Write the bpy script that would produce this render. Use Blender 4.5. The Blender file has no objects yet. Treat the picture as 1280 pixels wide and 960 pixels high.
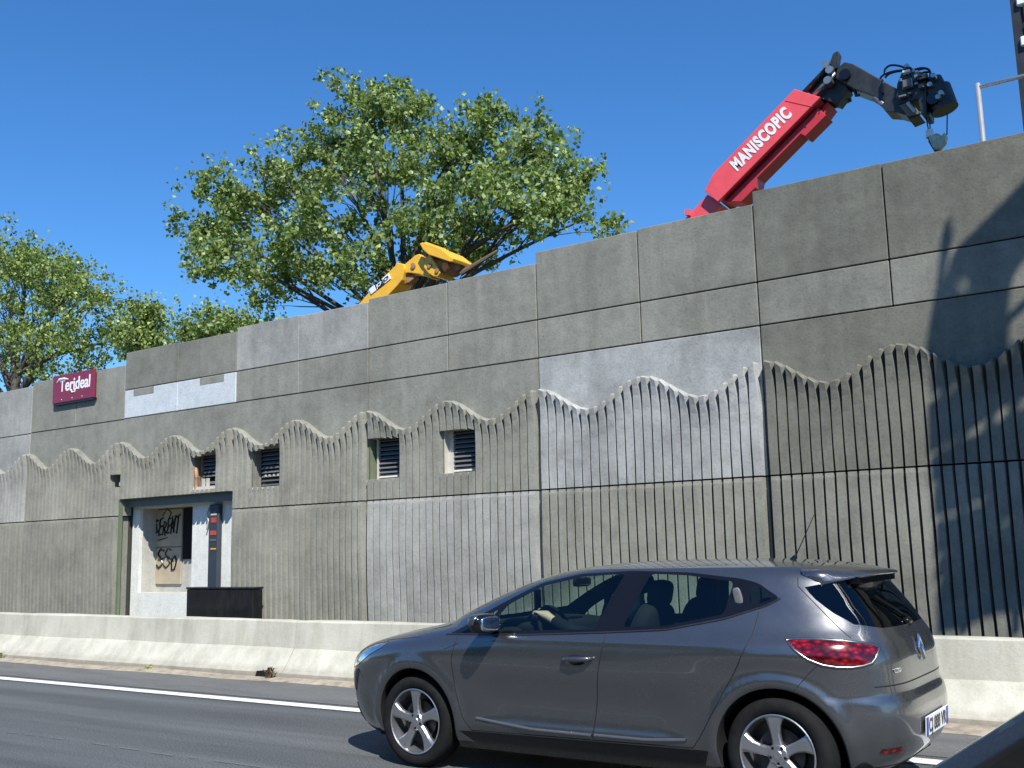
import bpy, bmesh, math, random
import numpy as np
from mathutils import Vector, Matrix
from mathutils.geometry import delaunay_2d_cdt
random.seed(7); rng = np.random.default_rng(11)
PI = math.pi; R = math.radians
S = bpy.context.scene
C = S.collection

# ------------------------------------------------------------------ camera
# world: X runs along the wall (towards the right of the picture), Y away from the camera, Z up; road surface at z = 0
EYE = Vector((0, 0, 1.461)); FPX = 1300.0
AX = np.array([[0.8219123, -0.10881413, -0.55912401],      # world axes written in camera axes (right, down, forward)
               [0.56910176, 0.11524833, 0.81415049],
               [-0.02415297, -0.98735875, 0.15665033]])
cam_d = bpy.data.cameras.new('camera'); cam = bpy.data.objects.new('camera', cam_d); C.objects.link(cam)
cam_d.sensor_width = 36; cam_d.lens = 36 * FPX / 1280; cam_d.clip_start = 0.05; cam_d.clip_end = 6000
right, down, fwd = Vector(AX[:, 0]), Vector(AX[:, 1]), Vector(AX[:, 2])
M = Matrix((right, -down, -fwd)).transposed().to_4x4(); M.translation = EYE
cam.matrix_world = M
S.camera = cam

# ------------------------------------------------------------------ sky, sun, exposure
SUN = Vector((1.12, -1.0, 1.66)).normalized()                 # direction towards the sun
SUN_EL = math.asin(SUN.z); SUN_AZ = math.atan2(SUN.x, SUN.y)
w = bpy.data.worlds.new('World'); S.world = w; w.use_nodes = True
nt = w.node_tree; bg = nt.nodes['Background']
sky = nt.nodes.new('ShaderNodeTexSky'); sky.sky_type = 'NISHITA'; sky.sun_disc = False
sky.sun_elevation = SUN_EL; sky.sun_rotation = SUN_AZ
sky.altitude = 0; sky.air_density = 1.0; sky.dust_density = 0.0; sky.ozone_density = 10.0
hs = nt.nodes.new('ShaderNodeHueSaturation'); hs.inputs['Saturation'].default_value = 1.12
nt.links.new(sky.outputs[0], hs.inputs['Color']); nt.links.new(hs.outputs[0], bg.inputs[0]); bg.inputs[1].default_value = 0.128
ld = bpy.data.lights.new('sun', 'SUN'); ld.energy = 5.0; ld.angle = R(0.55); ld.color = (1.0, 0.965, 0.905)
sun = bpy.data.objects.new('sun', ld); C.objects.link(sun); sun.location = (20, -20, 40)
sun.rotation_euler = SUN.to_track_quat('Z', 'Y').to_euler()
S.render.engine = 'CYCLES'
S.view_settings.view_transform = 'Standard'; S.view_settings.look = 'None'
S.view_settings.exposure = 0.44; S.view_settings.gamma = 1.0; S.view_settings.use_curve_mapping = False
S.cycles.max_bounces = 8; S.cycles.transparent_max_bounces = 16

# ------------------------------------------------------------------ helpers
def P(px, py, Y):
    """the world point at depth Y that was measured at (px, py) on the photograph"""
    v = AX @ np.array([px - 640, py - 480, FPX]); t = Y / v[1]
    return Vector((v[0] * t, Y, EYE.z + v[2] * t))

def tag(o, label=None, cat=None, group=None, kind=None):
    if label: o['label'] = label
    if cat: o['category'] = cat
    if group: o['group'] = group
    if kind: o['kind'] = kind
    return o

def empty(name, loc=(0, 0, 0), label=None, cat=None, group=None, rz=0):
    o = bpy.data.objects.new(name, None); C.objects.link(o); o.location = loc; o.rotation_euler = (0, 0, rz)
    o.empty_display_size = 0.2
    return tag(o, label, cat, group)

def link(name, me, m, parent=None, smooth=False):
    o = bpy.data.objects.new(name, me); C.objects.link(o)
    if m is not None and not me.materials:
        for q in (m if isinstance(m, (list, tuple)) else [m]): me.materials.append(q)
    if parent: o.parent = parent
    if smooth: me.polygons.foreach_set('use_smooth', [True] * len(me.polygons))
    return o

class MB:
    """collects shapes into ONE mesh"""
    def __init__(s): s.v = []; s.f = []; s.mi = []; s.cur = 0
    def add(s, vs, fs):
        n = len(s.v); s.v += [tuple(p) for p in vs]; s.f += [tuple(i + n for i in q) for q in fs]; s.mi += [s.cur] * len(fs); return s
    def box(s, a, b):
        x0, y0, z0 = a; x1, y1, z1 = b
        return s.add([(x0, y0, z0), (x1, y0, z0), (x1, y1, z0), (x0, y1, z0), (x0, y0, z1), (x1, y0, z1), (x1, y1, z1), (x0, y1, z1)],
                     [(0, 3, 2, 1), (4, 5, 6, 7), (0, 1, 5, 4), (1, 2, 6, 5), (2, 3, 7, 6), (3, 0, 4, 7)])
    def cbox(s, a, b, c=0.02):
        """box with chamfered edges all round"""
        x0, y0, z0 = a; x1, y1, z1 = b
        vs = []; cs = [(x0, y0, z0), (x1, y0, z0), (x1, y1, z0), (x0, y1, z0), (x0, y0, z1), (x1, y0, z1), (x1, y1, z1), (x0, y1, z1)]
        bm = bmesh.new(); q = [bm.verts.new(p) for p in cs]
        for f in [(0, 3, 2, 1), (4, 5, 6, 7), (0, 1, 5, 4), (1, 2, 6, 5), (2, 3, 7, 6), (3, 0, 4, 7)]: bm.faces.new([q[i] for i in f])
        bmesh.ops.bevel(bm, geom=bm.edges[:], offset=c, segments=1, affect='EDGES', profile=0.5)
        bm.verts.index_update(); s.add([v.co[:] for v in bm.verts], [[v.index for v in f.verts] for f in bm.faces]); bm.free(); return s
    def prism(s, pts, y0, y1):
        """(x, z) outline extruded from y0 to y1"""
        n = len(pts)
        ar = sum(pts[i][0] * pts[(i + 1) % n][1] - pts[(i + 1) % n][0] * pts[i][1] for i in range(n))
        if ar < 0: pts = pts[::-1]
        vs = [(p[0], y0, p[1]) for p in pts] + [(p[0], y1, p[1]) for p in pts]
        return s.add(vs, [tuple(range(n)), tuple(range(2 * n - 1, n - 1, -1))] + [(i, i + n, (i + 1) % n + n, (i + 1) % n) for i in range(n)])
    def tube(s, pts, r, n=8, cap=True):
        pts = [Vector(p) for p in pts]; rs = r if isinstance(r, (list, tuple)) else [r] * len(pts)
        vs = []; up = None
        for i, p in enumerate(pts):
            d = (pts[min(i + 1, len(pts) - 1)] - pts[max(i - 1, 0)]).normalized()
            if up is None: up = d.orthogonal().normalized()
            up = (up - up.dot(d) * d); up = up.normalized() if up.length > 1e-6 else d.orthogonal().normalized()
            b = d.cross(up)
            for k in range(n):
                a = 2 * PI * k / n; vs.append(p + (up * math.cos(a) + b * math.sin(a)) * rs[i])
        fs = []
        for i in range(len(pts) - 1):
            for k in range(n): fs.append((i * n + k, i * n + (k + 1) % n, (i + 1) * n + (k + 1) % n, (i + 1) * n + k))
        if cap: fs += [tuple(range(n - 1, -1, -1)), tuple((len(pts) - 1) * n + k for k in range(n))]
        return s.add(vs, fs)
    def lathe(s, prof, n=32, axis='y', c=(0, 0, 0), closed=False):
        """profile of (radius, along) turned about an axis"""
        vs = []; m = len(prof)
        for k in range(n):
            a = 2 * PI * k / n; ca, sa = math.cos(a), math.sin(a)
            for r, h in prof:
                q = (r * ca, h, r * sa) if axis == 'y' else ((h, r * ca, r * sa) if axis == 'x' else (r * ca, r * sa, h))
                vs.append((q[0] + c[0], q[1] + c[1], q[2] + c[2]))
        fs = []
        for k in range(n):
            for i in range(m if closed else m - 1):
                j = (i + 1) % m; k2 = (k + 1) % n; fs.append((k * m + i, k2 * m + i, k2 * m + j, k * m + j))
        return s.add(vs, fs)
    def mesh(s, name):
        me = bpy.data.meshes.new(name); me.from_pydata(s.v, [], s.f)
        if any(s.mi): me.polygons.foreach_set('material_index', s.mi)
        me.update(); return me
    def build(s, name, m, parent=None, smooth=False, bevel=0):
        me = s.mesh(name)
        bm = bmesh.new(); bm.from_mesh(me)
        bmesh.ops.recalc_face_normals(bm, faces=bm.faces[:])
        if bevel: bmesh.ops.bevel(bm, geom=[e for e in bm.edges if len(e.link_faces) == 2 and e.calc_face_angle(0) > 0.5], offset=bevel, segments=2, affect='EDGES', profile=0.6)
        bm.to_mesh(me); bm.free()
        o = link(name, me, m, parent, smooth)
        return o

def text(body, size, m, parent, mat, extrude=0.002, name='lettering', offset=0.0, shear=0.0, space=1.0):
    cu = bpy.data.curves.new(name, 'FONT'); cu.body = body; cu.size = size; cu.extrude = extrude; cu.offset = offset; cu.shear = shear
    cu.space_character = space; cu.align_x = 'LEFT'; cu.materials.append(m)
    o = bpy.data.objects.new(name, cu); C.objects.link(o); bpy.context.view_layer.update()
    me = bpy.data.meshes.new_from_object(o); C.objects.unlink(o); bpy.data.objects.remove(o)
    o = link(name, me, m, parent); bpy.context.view_layer.update(); o.matrix_world = mat; bpy.context.view_layer.update()
    return o

def frame(o, xdir, ydir):
    """matrix with local x along xdir, local y along ydir"""
    x = Vector(xdir).normalized(); y = Vector(ydir); y = (y - y.dot(x) * x).normalized(); z = x.cross(y)
    m = Matrix((x, y, z)).transposed().to_4x4(); m.translation = Vector(o); return m

# ------------------------------------------------------------------ materials
class N:
    def __init__(s, name):
        s.m = bpy.data.materials.new(name); s.m.use_nodes = True; s.t = s.m.node_tree; s.b = s.t.nodes['Principled BSDF']; s.out = s.t.nodes['Material Output']
    def n(s, typ, **kw):
        q = s.t.nodes.new(typ)
        for k, v in kw.items():
            if k in q.inputs.keys(): q.inputs[k].default_value = v
            else: setattr(q, k, v)
        return q
    def l(s, a, b): s.t.links.new(a, b)
    def pos(s, scale=(1, 1, 1)):
        g = s.n('ShaderNodeNewGeometry'); mp = s.n('ShaderNodeMapping'); mp.inputs['Scale'].default_value = scale
        s.l(g.outputs['Position'], mp.inputs[0]); return mp.outputs[0]
    def noise(s, vec, scale, detail=4, rough=0.6):
        q = s.n('ShaderNodeTexNoise'); q.inputs['Scale'].default_value = scale; q.inputs['Detail'].default_value = detail; q.inputs['Roughness'].default_value = rough
        if vec is not None: s.l(vec, q.inputs['Vector'])
        return q.outputs['Fac']
    def ramp(s, fac, stops):
        q = s.n('ShaderNodeValToRGB'); e = q.color_ramp.elements
        while len(e) < len(stops): e.new(0.5)
        for i, (p, c) in enumerate(stops): e[i].position = p; e[i].color = (*c, 1) if len(c) == 3 else c
        s.l(fac, q.inputs[0]); return q.outputs[0]
    def mix(s, mode, fac, a, b):
        q = s.n('ShaderNodeMix'); q.data_type = 'RGBA'; q.blend_type = mode
        for sock, v in ((q.inputs[0], fac), (q.inputs[6], a), (q.inputs[7], b)):
            if isinstance(v, (int, float)): sock.default_value = v
            elif isinstance(v, tuple): sock.default_value = (*v, 1) if len(v) == 3 else v
            else: s.l(v, sock)
        return q.outputs[2]
    def math(s, op, a, b=0.0):
        q = s.n('ShaderNodeMath'); q.operation = op
        for i, v in enumerate((a, b)):
            if isinstance(v, (int, float)): q.inputs[i].default_value = v
            else: s.l(v, q.inputs[i])
        return q.outputs[0]
    def bump(s, h, strength=0.3, dist=0.01):
        q = s.n('ShaderNodeBump'); q.inputs['Strength'].default_value = strength; q.inputs['Distance'].default_value = dist
        s.l(h, q.inputs['Height']); s.l(q.outputs[0], s.b.inputs['Normal'])
    def base(s, c):
        if isinstance(c, tuple): s.b.inputs['Base Color'].default_value = (*c, 1)
        else: s.l(c, s.b.inputs['Base Color'])
    def set(s, **kw):
        for k, v in kw.items(): s.b.inputs[k.replace('_', ' ')].default_value = v
        return s

def plain(name, c, rough=0.5, metal=0.0, coat=0.0, var=0.12, scale=6.0, spec=0.5, grime=0.0):
    q = N(name); q.b.inputs['Specular IOR Level'].default_value = spec if rough < .75 else min(spec, .15); q.set(Roughness=rough, Metallic=metal); q.b.inputs['Coat Weight'].default_value = coat; q.b.inputs['Coat Roughness'].default_value = 0.04
    f = q.noise(q.pos(), scale, 5, 0.65)
    col = q.ramp(f, [(0.3, tuple(max(0, x * (1 - var)) for x in c)), (0.7, tuple(min(1, x * (1 + var)) for x in c))])
    if grime:
        g1 = q.noise(q.pos((1, 1, .6)), 5, 9, .78); col = q.mix('MIX', q.math('MULTIPLY', q.ramp(g1, [(0.52, (0, 0, 0)), (0.72, (1, 1, 1))]), grime), col, (.07, .06, .05))
        g2 = q.noise(q.pos((3, 3, 9)), 9, 5, .8); col = q.mix('MIX', q.math('MULTIPLY', q.ramp(g2, [(0.66, (0, 0, 0)), (0.70, (1, 1, 1))]), grime), col, (.20, .17, .15))
    q.base(col)
    return q.m

def concrete(name, c, blotch=0.35, streak=0.25, rough=0.9, pale=0.25):
    q = N(name); q.set(Roughness=rough); q.b.inputs['Specular IOR Level'].default_value = 0.25
    p = q.pos()
    a = q.ramp(q.noise(p, 1.3, 8, 0.68), [(0.32, tuple(x * (1 - blotch * .7) for x in c)), (0.5, c), (0.72, tuple(min(1, x * (1 + blotch * 0.7)) for x in c))])
    st = q.noise(q.pos((7, 7, 0.55)), 1.0, 5, 0.6)                                       # rain streaks running down
    a = q.mix('MULTIPLY', streak, a, q.ramp(st, [(0.35, (0.55, 0.54, 0.5)), (0.6, (1, 1, 1))]))
    wv = q.noise(q.pos((2.2, 2.2, 1.6)), 1.0, 9, 0.75)                                    # pale efflorescence patches
    a = q.mix('MIX', q.math('MULTIPLY', q.ramp(wv, [(0.56, (0, 0, 0)), (0.75, (1, 1, 1))]), pale), a, tuple(min(1, x * 1.75) for x in c))
    md = q.noise(p, 7, 8, 0.75)
    a = q.mix('MULTIPLY', 0.38, a, q.ramp(md, [(0.3, (0.66, 0.66, 0.65)), (0.52, (1, 1, 1)), (0.75, (1.25, 1.25, 1.26))]))
    sp = q.noise(p, 38, 3, 0.6)
    a = q.mix('MULTIPLY', 0.6, a, q.ramp(sp, [(0.3, (0.68, 0.68, 0.68)), (0.5, (1, 1, 1))]))
    q.base(a); q.bump(q.math('ADD', q.math('MULTIPLY', sp, 0.5), q.noise(p, 9, 6, 0.7)), 0.35, 0.012)
    return q.m

T1 = concrete('concrete_dark', (0.170, 0.168, 0.138))
T2 = concrete('concrete_mid', (0.224, 0.222, 0.186))
T2b = concrete('concrete_mid_warm', (0.262, 0.259, 0.217), 0.3)
T3 = concrete('concrete_light', (0.335, 0.334, 0.305), 0.35)
T4 = concrete('concrete_pale', (0.345, 0.352, 0.335), 0.45, 0.2, pale=0.5)
TW = concrete('concrete_whitewashed', (0.56, 0.60, 0.61), 0.12, 0.1, pale=0.05)
CORE = plain('dark_joint', (0.05, 0.05, 0.045), 0.95)
def barrier_mat():
    q = N('barrier_concrete'); q.set(Roughness=0.9); q.b.inputs['Specular IOR Level'].default_value = 0.2; p = q.pos()
    a = q.ramp(q.noise(p, 1.1, 8, 0.7), [(0.3, (0.42, 0.41, 0.34)), (0.5, (0.52, 0.505, 0.42)), (0.72, (0.60, 0.585, 0.49))])
    a = q.mix('MULTIPLY', 0.35, a, q.ramp(q.noise(q.pos((6, 6, .5)), 1, 5, .6), [(0.36, (0.6, 0.58, 0.52)), (0.58, (1, 1, 1))]))
    sc_ = q.noise(q.pos((1.6, 1.6, 11)), 2.2, 7, 0.8)                                     # scrapes running along the barrier
    a = q.mix('MIX', q.math('MULTIPLY', q.ramp(sc_, [(0.66, (0, 0, 0)), (0.72, (1, 1, 1))]), .65), a, (0.16, 0.155, 0.14))
    pk = q.noise(p, 22, 4, 0.7); a = q.mix('MIX', q.math('MULTIPLY', q.ramp(pk, [(0.70, (0, 0, 0)), (0.74, (1, 1, 1))]), .6), a, (0.20, 0.19, 0.16))
    a = q.mix('MULTIPLY', 0.35, a, q.ramp(q.noise(p, 55, 3), [(0.3, (0.7, 0.7, 0.7)), (0.5, (1, 1, 1))]))
    gz = q.n('ShaderNodeSeparateXYZ'); q.l(p, gz.inputs[0])                               # splash dirt on the foot
    dz = q.math('MULTIPLY', q.ramp(q.math('ADD', gz.outputs[2], q.math('MULTIPLY', q.noise(p, 6, 6, .7), .16)), [(0.12, (1, 1, 1)), (0.24, (0, 0, 0))]), .7)
    a = q.mix('MIX', dz, a, (0.24, 0.21, 0.165))
    q.base(a); q.bump(q.math('ADD', pk, q.noise(p, 9, 6, .7)), 0.3, 0.01); return q.m
BAR = barrier_mat()
WHITEP = concrete('white_rendered_wall', (0.74, 0.74, 0.68), 0.10, 0.12, pale=0.05)
CREAM = plain('cream_panel', (0.40, 0.34, 0.24), 0.7)  # cream tone lowered to deepen the niche shade
NICHE = concrete('shaded_niche_render', (0.50, 0.49, 0.44), 0.2, 0.3, pale=0.1)  # white render darkened in colour to stand for the niche shade
BLACK = plain('black_paint', (0.006, 0.006, 0.007), 0.12)
MATTE = plain('matt_black', (0.015, 0.015, 0.016), 0.8)
RUBBER = plain('black_rubber', (0.012, 0.012, 0.012), 0.85, var=0.3, scale=20)
GREENM = plain('green_painted_steel', (0.14, 0.17, 0.10), 0.55)
LINTEL = plain('grey_green_steel', (0.10, 0.13, 0.13), 0.5)
STEEL = plain('galvanised_steel', (0.45, 0.47, 0.48), 0.4, 0.6)
LOUV = plain('louvre_slat', (0.12, 0.125, 0.13), 0.6)
FRAMEW = plain('pale_frame', (0.5, 0.48, 0.42), 0.6)
RUST = plain('rusty_wood', (0.35, 0.20, 0.11), 0.85, var=0.4)
REDM = plain('red_machine_paint', (0.80, 0.085, 0.095), 0.42, 0, 0.3, var=0.08, grime=.35)
REDD = plain('dark_red_machine_paint', (0.50, 0.03, 0.045), 0.5, 0, 0.1, var=0.15)
YEL = plain('yellow_machine_paint', (0.85, 0.46, 0.03), 0.45, 0, 0.2, var=0.06, grime=.35)
WHITE = plain('white_lettering', (0.8, 0.8, 0.8), 0.5, var=0.03)
BLKM = plain('black_machine_steel', (0.024, 0.028, 0.03), 0.45, 0.2, var=0.4, scale=9, grime=.5)
GREYM = plain('bare_grey_steel', (0.33, 0.34, 0.34), 0.35, 0.8)
HOOKC = plain('cream_hook_paint', (0.55, 0.50, 0.36), 0.6, var=0.3, scale=14)
SIGNR = plain('maroon_sign', (0.22, 0.018, 0.045), 0.4, 0, 0.2, var=0.05)
SKIN = plain('skin', (0.62, 0.44, 0.33), 0.55)
CLOTH = plain('dark_cloth', (0.012, 0.014, 0.02), 0.9)
STICK = plain('red_sticker', (0.42, 0.06, 0.045), 0.6, var=.3, scale=30)

def road_mat():
    q = N('asphalt'); q.set(Roughness=0.85); p = q.pos()
    q.b.inputs['Specular IOR Level'].default_value = 0.3
    a = q.ramp(q.noise(q.pos((0.25, 1.6, 1)), 1.0, 6, 0.65), [(0.3, (0.088, 0.096, 0.097)), (0.7, (0.125, 0.133, 0.134))])
    g = q.noise(p, 75, 3, 0.7)
    a = q.mix('MULTIPLY', 0.9, a, q.ramp(g, [(0.35, (0.42, 0.42, 0.42)), (0.5, (0.95, 0.95, 0.95)), (0.68, (1.9, 1.9, 1.85))]))
    wt = q.noise(q.pos((0.08, 2.6, 1)), 1.0, 4, 0.6); a = q.mix('MULTIPLY', 0.6, a, q.ramp(wt, [(0.38, (0.68, 0.68, 0.69)), (0.6, (1.12, 1.12, 1.12))]))
    oil = q.noise(p, 1.7, 6, 0.75); a = q.mix('MIX', q.math('MULTIPLY', q.ramp(oil, [(0.66, (0, 0, 0)), (0.74, (1, 1, 1))]), .5), a, (0.03, 0.03, 0.031))
    pt = q.n('ShaderNodeTexVoronoi'); pt.inputs['Scale'].default_value = 120; q.l(p, pt.inputs['Vector'])
    a = q.mix('MULTIPLY', 0.4, a, q.ramp(pt.outputs['Distance'], [(0.0, (1.35, 1.35, 1.35)), (0.6, (0.7, 0.7, 0.7))]))
    q.base(a); q.bump(q.math('ADD', g, pt.outputs['Distance']), 0.5, 0.006); return q.m
ASPH = road_mat()
def shoulder_mat():
    q = N('shoulder_asphalt'); q.set(Roughness=0.9); p = q.pos()
    a = q.ramp(q.noise(q.pos((0.5, 2.0, 1)), 1.4, 6, 0.7), [(0.3, (0.095, 0.10, 0.098)), (0.7, (0.155, 0.155, 0.145))])
    g = q.noise(p, 75, 3, 0.7); a = q.mix('MULTIPLY', 0.7, a, q.ramp(g, [(0.35, (0.55, 0.55, 0.55)), (0.7, (1.4, 1.4, 1.4))]))
    q.base(a); q.bump(g, 0.5, 0.006); return q.m
SHOUL = shoulder_mat()
def grit_mat():
    q = N('sandy_grit'); q.set(Roughness=0.95); p = q.pos()
    a = q.ramp(q.noise(p, 5, 8, 0.75), [(0.3, (0.13, 0.115, 0.09)), (0.5, (0.34, 0.29, 0.22)), (0.7, (0.46, 0.40, 0.31))])
    q.base(a); q.bump(q.noise(p, 60, 4, 0.7), 0.7, 0.01); return q.m
GRIT = grit_mat()
def line_mat():
    q = N('road_paint'); q.set(Roughness=0.6); p = q.pos()
    q.base(q.ramp(q.noise(p, 28, 5, 0.75), [(0.34, (0.20, 0.20, 0.20)), (0.42, (0.62, 0.62, 0.60)), (0.55, (0.78, 0.78, 0.75))])); return q.m
PAINTL = line_mat()
def soil_mat():
    q = N('weedy_soil'); q.set(Roughness=0.95); p = q.pos()
    q.base(q.ramp(q.noise(p, 1.2, 8, 0.7), [(0.3, (0.05, 0.07, 0.025)), (0.55, (0.10, 0.11, 0.05)), (0.75, (0.18, 0.15, 0.09))])); q.bump(q.noise(p, 12, 6, 0.7), 0.6, 0.05); return q.m
SOIL = soil_mat()
def leaf_mat(name, dark, light):
    q = N(name); g = q.n('ShaderNodeNewGeometry')
    c = q.ramp(g.outputs['Random Per Island'], [(0.0, dark), (0.55, tuple((a + b) / 2 for a, b in zip(dark, light))), (0.9, light), (1.0, tuple(x * 1.3 for x in light))])
    c = q.mix('MULTIPLY', 0.5, c, q.ramp(q.noise(q.pos(), 0.7, 3), [(0.35, (0.7, 0.8, 0.65)), (0.65, (1.15, 1.1, 1.0))]))
    q.base(c); q.set(Roughness=0.45)
    tr = q.n('ShaderNodeBsdfTranslucent'); q.l(q.mix('MULTIPLY', 1.0, c, (1.5, 1.6, 0.6)), tr.inputs[0])
    mx = q.n('ShaderNodeMixShader'); mx.inputs[0].default_value = 0.38
    q.l(q.b.outputs[0], mx.inputs[1]); q.l(tr.outputs[0], mx.inputs[2]); q.l(mx.outputs[0], q.out.inputs[0]); return q.m
LEAF = leaf_mat('poplar_leaf', (0.06, 0.10, 0.03), (0.35, 0.43, 0.165))
LEAF2 = leaf_mat('pale_leaf', (0.075, 0.115, 0.03), (0.38, 0.45, 0.16))
BARK = plain('bark', (0.085, 0.075, 0.06), 0.9, var=0.4, scale=10)

def paint(name, c, metal=0.55, rough=0.33):
    q = N(name); q.set(Metallic=metal, Roughness=rough); q.b.inputs['Coat Weight'].default_value = 0.9; q.b.inputs['Coat Roughness'].default_value = 0.03
    f = q.noise(q.pos(), 900, 1)
    q.base(q.ramp(f, [(0.3, tuple(x * 0.85 for x in c)), (0.7, tuple(x * 1.15 for x in c))]))
    d = q.noise(q.pos(), 3, 6, 0.7)                                                      # road film
    q.l(q.ramp(d, [(0.3, (rough * 0.85,) * 3), (0.7, (rough * 1.2,) * 3)]), q.b.inputs['Roughness']); return q.m
PAINT = paint('grey_metallic_paint', (0.165, 0.168, 0.172), 0.85, 0.26)
PAINTB = paint('dark_blue_paint', (0.03, 0.05, 0.085), 0.3, 0.3)
def glass(name, tint, gloss=0.06):
    q = N(name); tr = q.n('ShaderNodeBsdfTransparent'); tr.inputs[0].default_value = (*tint, 1)
    gl = q.n('ShaderNodeBsdfGlossy'); gl.inputs['Roughness'].default_value = 0.01; gl.inputs[0].default_value = (1, 1, 1, 1)
    fr = q.n('ShaderNodeLayerWeight'); fr.inputs[0].default_value = 0.5
    fac = q.math('ADD', q.math('MULTIPLY', q.math('POWER', fr.outputs['Facing'], 4.5), 0.9), 0.05)
    mx = q.n('ShaderNodeMixShader'); q.l(fac, mx.inputs[0]); q.l(tr.outputs[0], mx.inputs[1]); q.l(gl.outputs[0], mx.inputs[2]); q.l(mx.outputs[0], q.out.inputs[0])
    return q.m
GLASS = glass('tinted_glass', (0.66, 0.78, 0.72)); GLASSD = glass('dark_tinted_glass', (0.05, 0.065, 0.065))
CHROME = plain('chrome', (0.75, 0.76, 0.78), 0.12, 1.0, var=0.03)
ALLOY = plain('alloy_wheel', (0.42, 0.42, 0.43), 0.32, 0.85, 0.2, var=0.06)
def lamp_red():
    q = N('red_lamp_lens'); q.set(Roughness=0.12); q.b.inputs['Coat Weight'].default_value = 1.0
    v = q.n('ShaderNodeTexVoronoi'); v.inputs['Scale'].default_value = 26; q.l(q.pos((1, 1, 1.8)), v.inputs['Vector'])
    q.base(q.ramp(v.outputs['Distance'], [(0.05, (0.42, 0.010, 0.018)), (0.35, (0.15, 0.004, 0.008)), (0.7, (0.04, 0.001, 0.004))])); return q.m
LAMPR = lamp_red(); LAMPR.node_tree.nodes['Principled BSDF'].inputs['Coat Weight'].default_value = 0.3
LAMPF = plain('headlamp_lens', (0.70, 0.77, 0.85), 0.10, 0.95, 1.0, var=0.5, scale=16)
DASH = plain('dark_interior', (0.012, 0.014, 0.016), 0.8)
SEATM = plain('dark_seat_fabric', (0.018, 0.02, 0.024), 0.9)

# ------------------------------------------------------------------ the setting
def sheet(name, x0, x1, y0, y1, z, m, nx=1, ny=1):
    b = MB(); b.add([(x0, y0, z), (x1, y0, z), (x1, y1, z), (x0, y1, z)], [(0, 1, 2, 3)])
    return tag(b.build(name, m), kind='structure')
sheet('ground', -3000, 3000, -3000, 3000, -0.02, SOIL)
sheet('road', -400, 400, -9, 7.7, 0.0, ASPH)
sheet('shoulder', -400, 400, 7.66, 9.9, 0.004, SHOUL)
sheet('edge_line', -400, 400, 7.37, 7.54, 0.008, PAINTL)
sheet('lane_line', -400, 400, 1.75, 1.9, 0.004, PAINTL)
# faint broken joint in the asphalt
b = MB(); x = -30.0
while x < 6:
    L = random.uniform(0.05, 0.30); wd = random.uniform(0.006, 0.016); yc = 5.2 + 0.012 * math.sin(x * 3)
    if random.random() < 0.8: b.add([(x, yc - wd, 0.004), (x + L, yc - wd * random.uniform(.3, 1), 0.004), (x + L, yc + wd, 0.004), (x, yc + wd * random.uniform(.3, 1), 0.004)], [(0, 1, 2, 3)])
    x += L + random.uniform(0.02, 0.22)
tag(b.build('road_joint', plain('joint_filler', (0.15, 0.155, 0.15), 0.8)), kind='structure')
# strip of sand and grit lying along the foot of the barrier, uneven edge
b = MB(); n = 400; xs = np.linspace(-40, 10, n)
e = 8.62 + 0.10 * np.interp(xs, np.linspace(-40, 10, 60), rng.normal(0, 0.5, 60)) + rng.normal(0, 0.012, n)
b.add([(x, y, 0.006) for x, y in zip(xs, e)] + [(x, 8.8, 0.03 + 0.01 * math.sin(x * 2)) for x in xs] + [(x, 9.4, 0.03) for x in xs], [(i, i + 1, n + i + 1, n + i) for i in range(n - 1)] + [(n + i, n + i + 1, 2 * n + i + 1, 2 * n + i) for i in range(n - 1)])
tag(b.build('grit_strip', GRIT), kind='structure')
# the bank behind the wall
b = MB(); ny = 9; nx = 80; ys = [11.15, 12, 13.5, 16, 20, 26, 36, 60, 120]; hz = [0.4, 1.3, 1.8, 2.0, 2.2, 2.4, 2.5, 2.5, 2.0]
xs = np.linspace(-140, 60, nx)
b.add([(x, y, h + (0.15 * rng.normal() if 0 < j < ny - 1 else 0)) for j, (y, h) in enumerate(zip(ys, hz)) for x in xs], [(j * nx + i, j * nx + i + 1, (j + 1) * nx + i + 1, (j + 1) * nx + i) for j in range(ny - 1) for i in range(nx - 1)])
tag(b.build('embankment', SOIL), kind='structure')

# ------------------------------------------------------------------ the noise wall
YW = 10.4; KZ = YW / 9.0
def zz(z9): return 1.461 + (z9 - 1.461) * KZ
ZA, ZJ2, ZJ1, ZDOOR = zz(2.05), zz(3.43), zz(3.84), zz(2.285)
WC, WA = zz(2.965), 0.150
BND = [-23.16, -20.41, -17.66, -14.93, -12.19, -9.51, -6.75, -3.94, -1.19, 1.56, 4.31]
TOP = [zz(v) for v in (4.16, 4.165, 4.22, 4.385, 4.42, 4.455, 4.585, 4.715, 4.75, 4.80)]
wall = empty('noise_wall', (-8, YW, 0), 'long grey concrete noise wall of stepped panels with wavy ribbed relief', 'wall')
wall_inv = Matrix.Translation((8, -YW, 0))
def wpart(o, parent=None):
    o.parent = parent or wall; o.matrix_parent_inverse = (parent or wall).matrix_world.inverted() if parent else wall_inv
    return o
bpy.context.view_layer.update()
JG = 0.007
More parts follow.
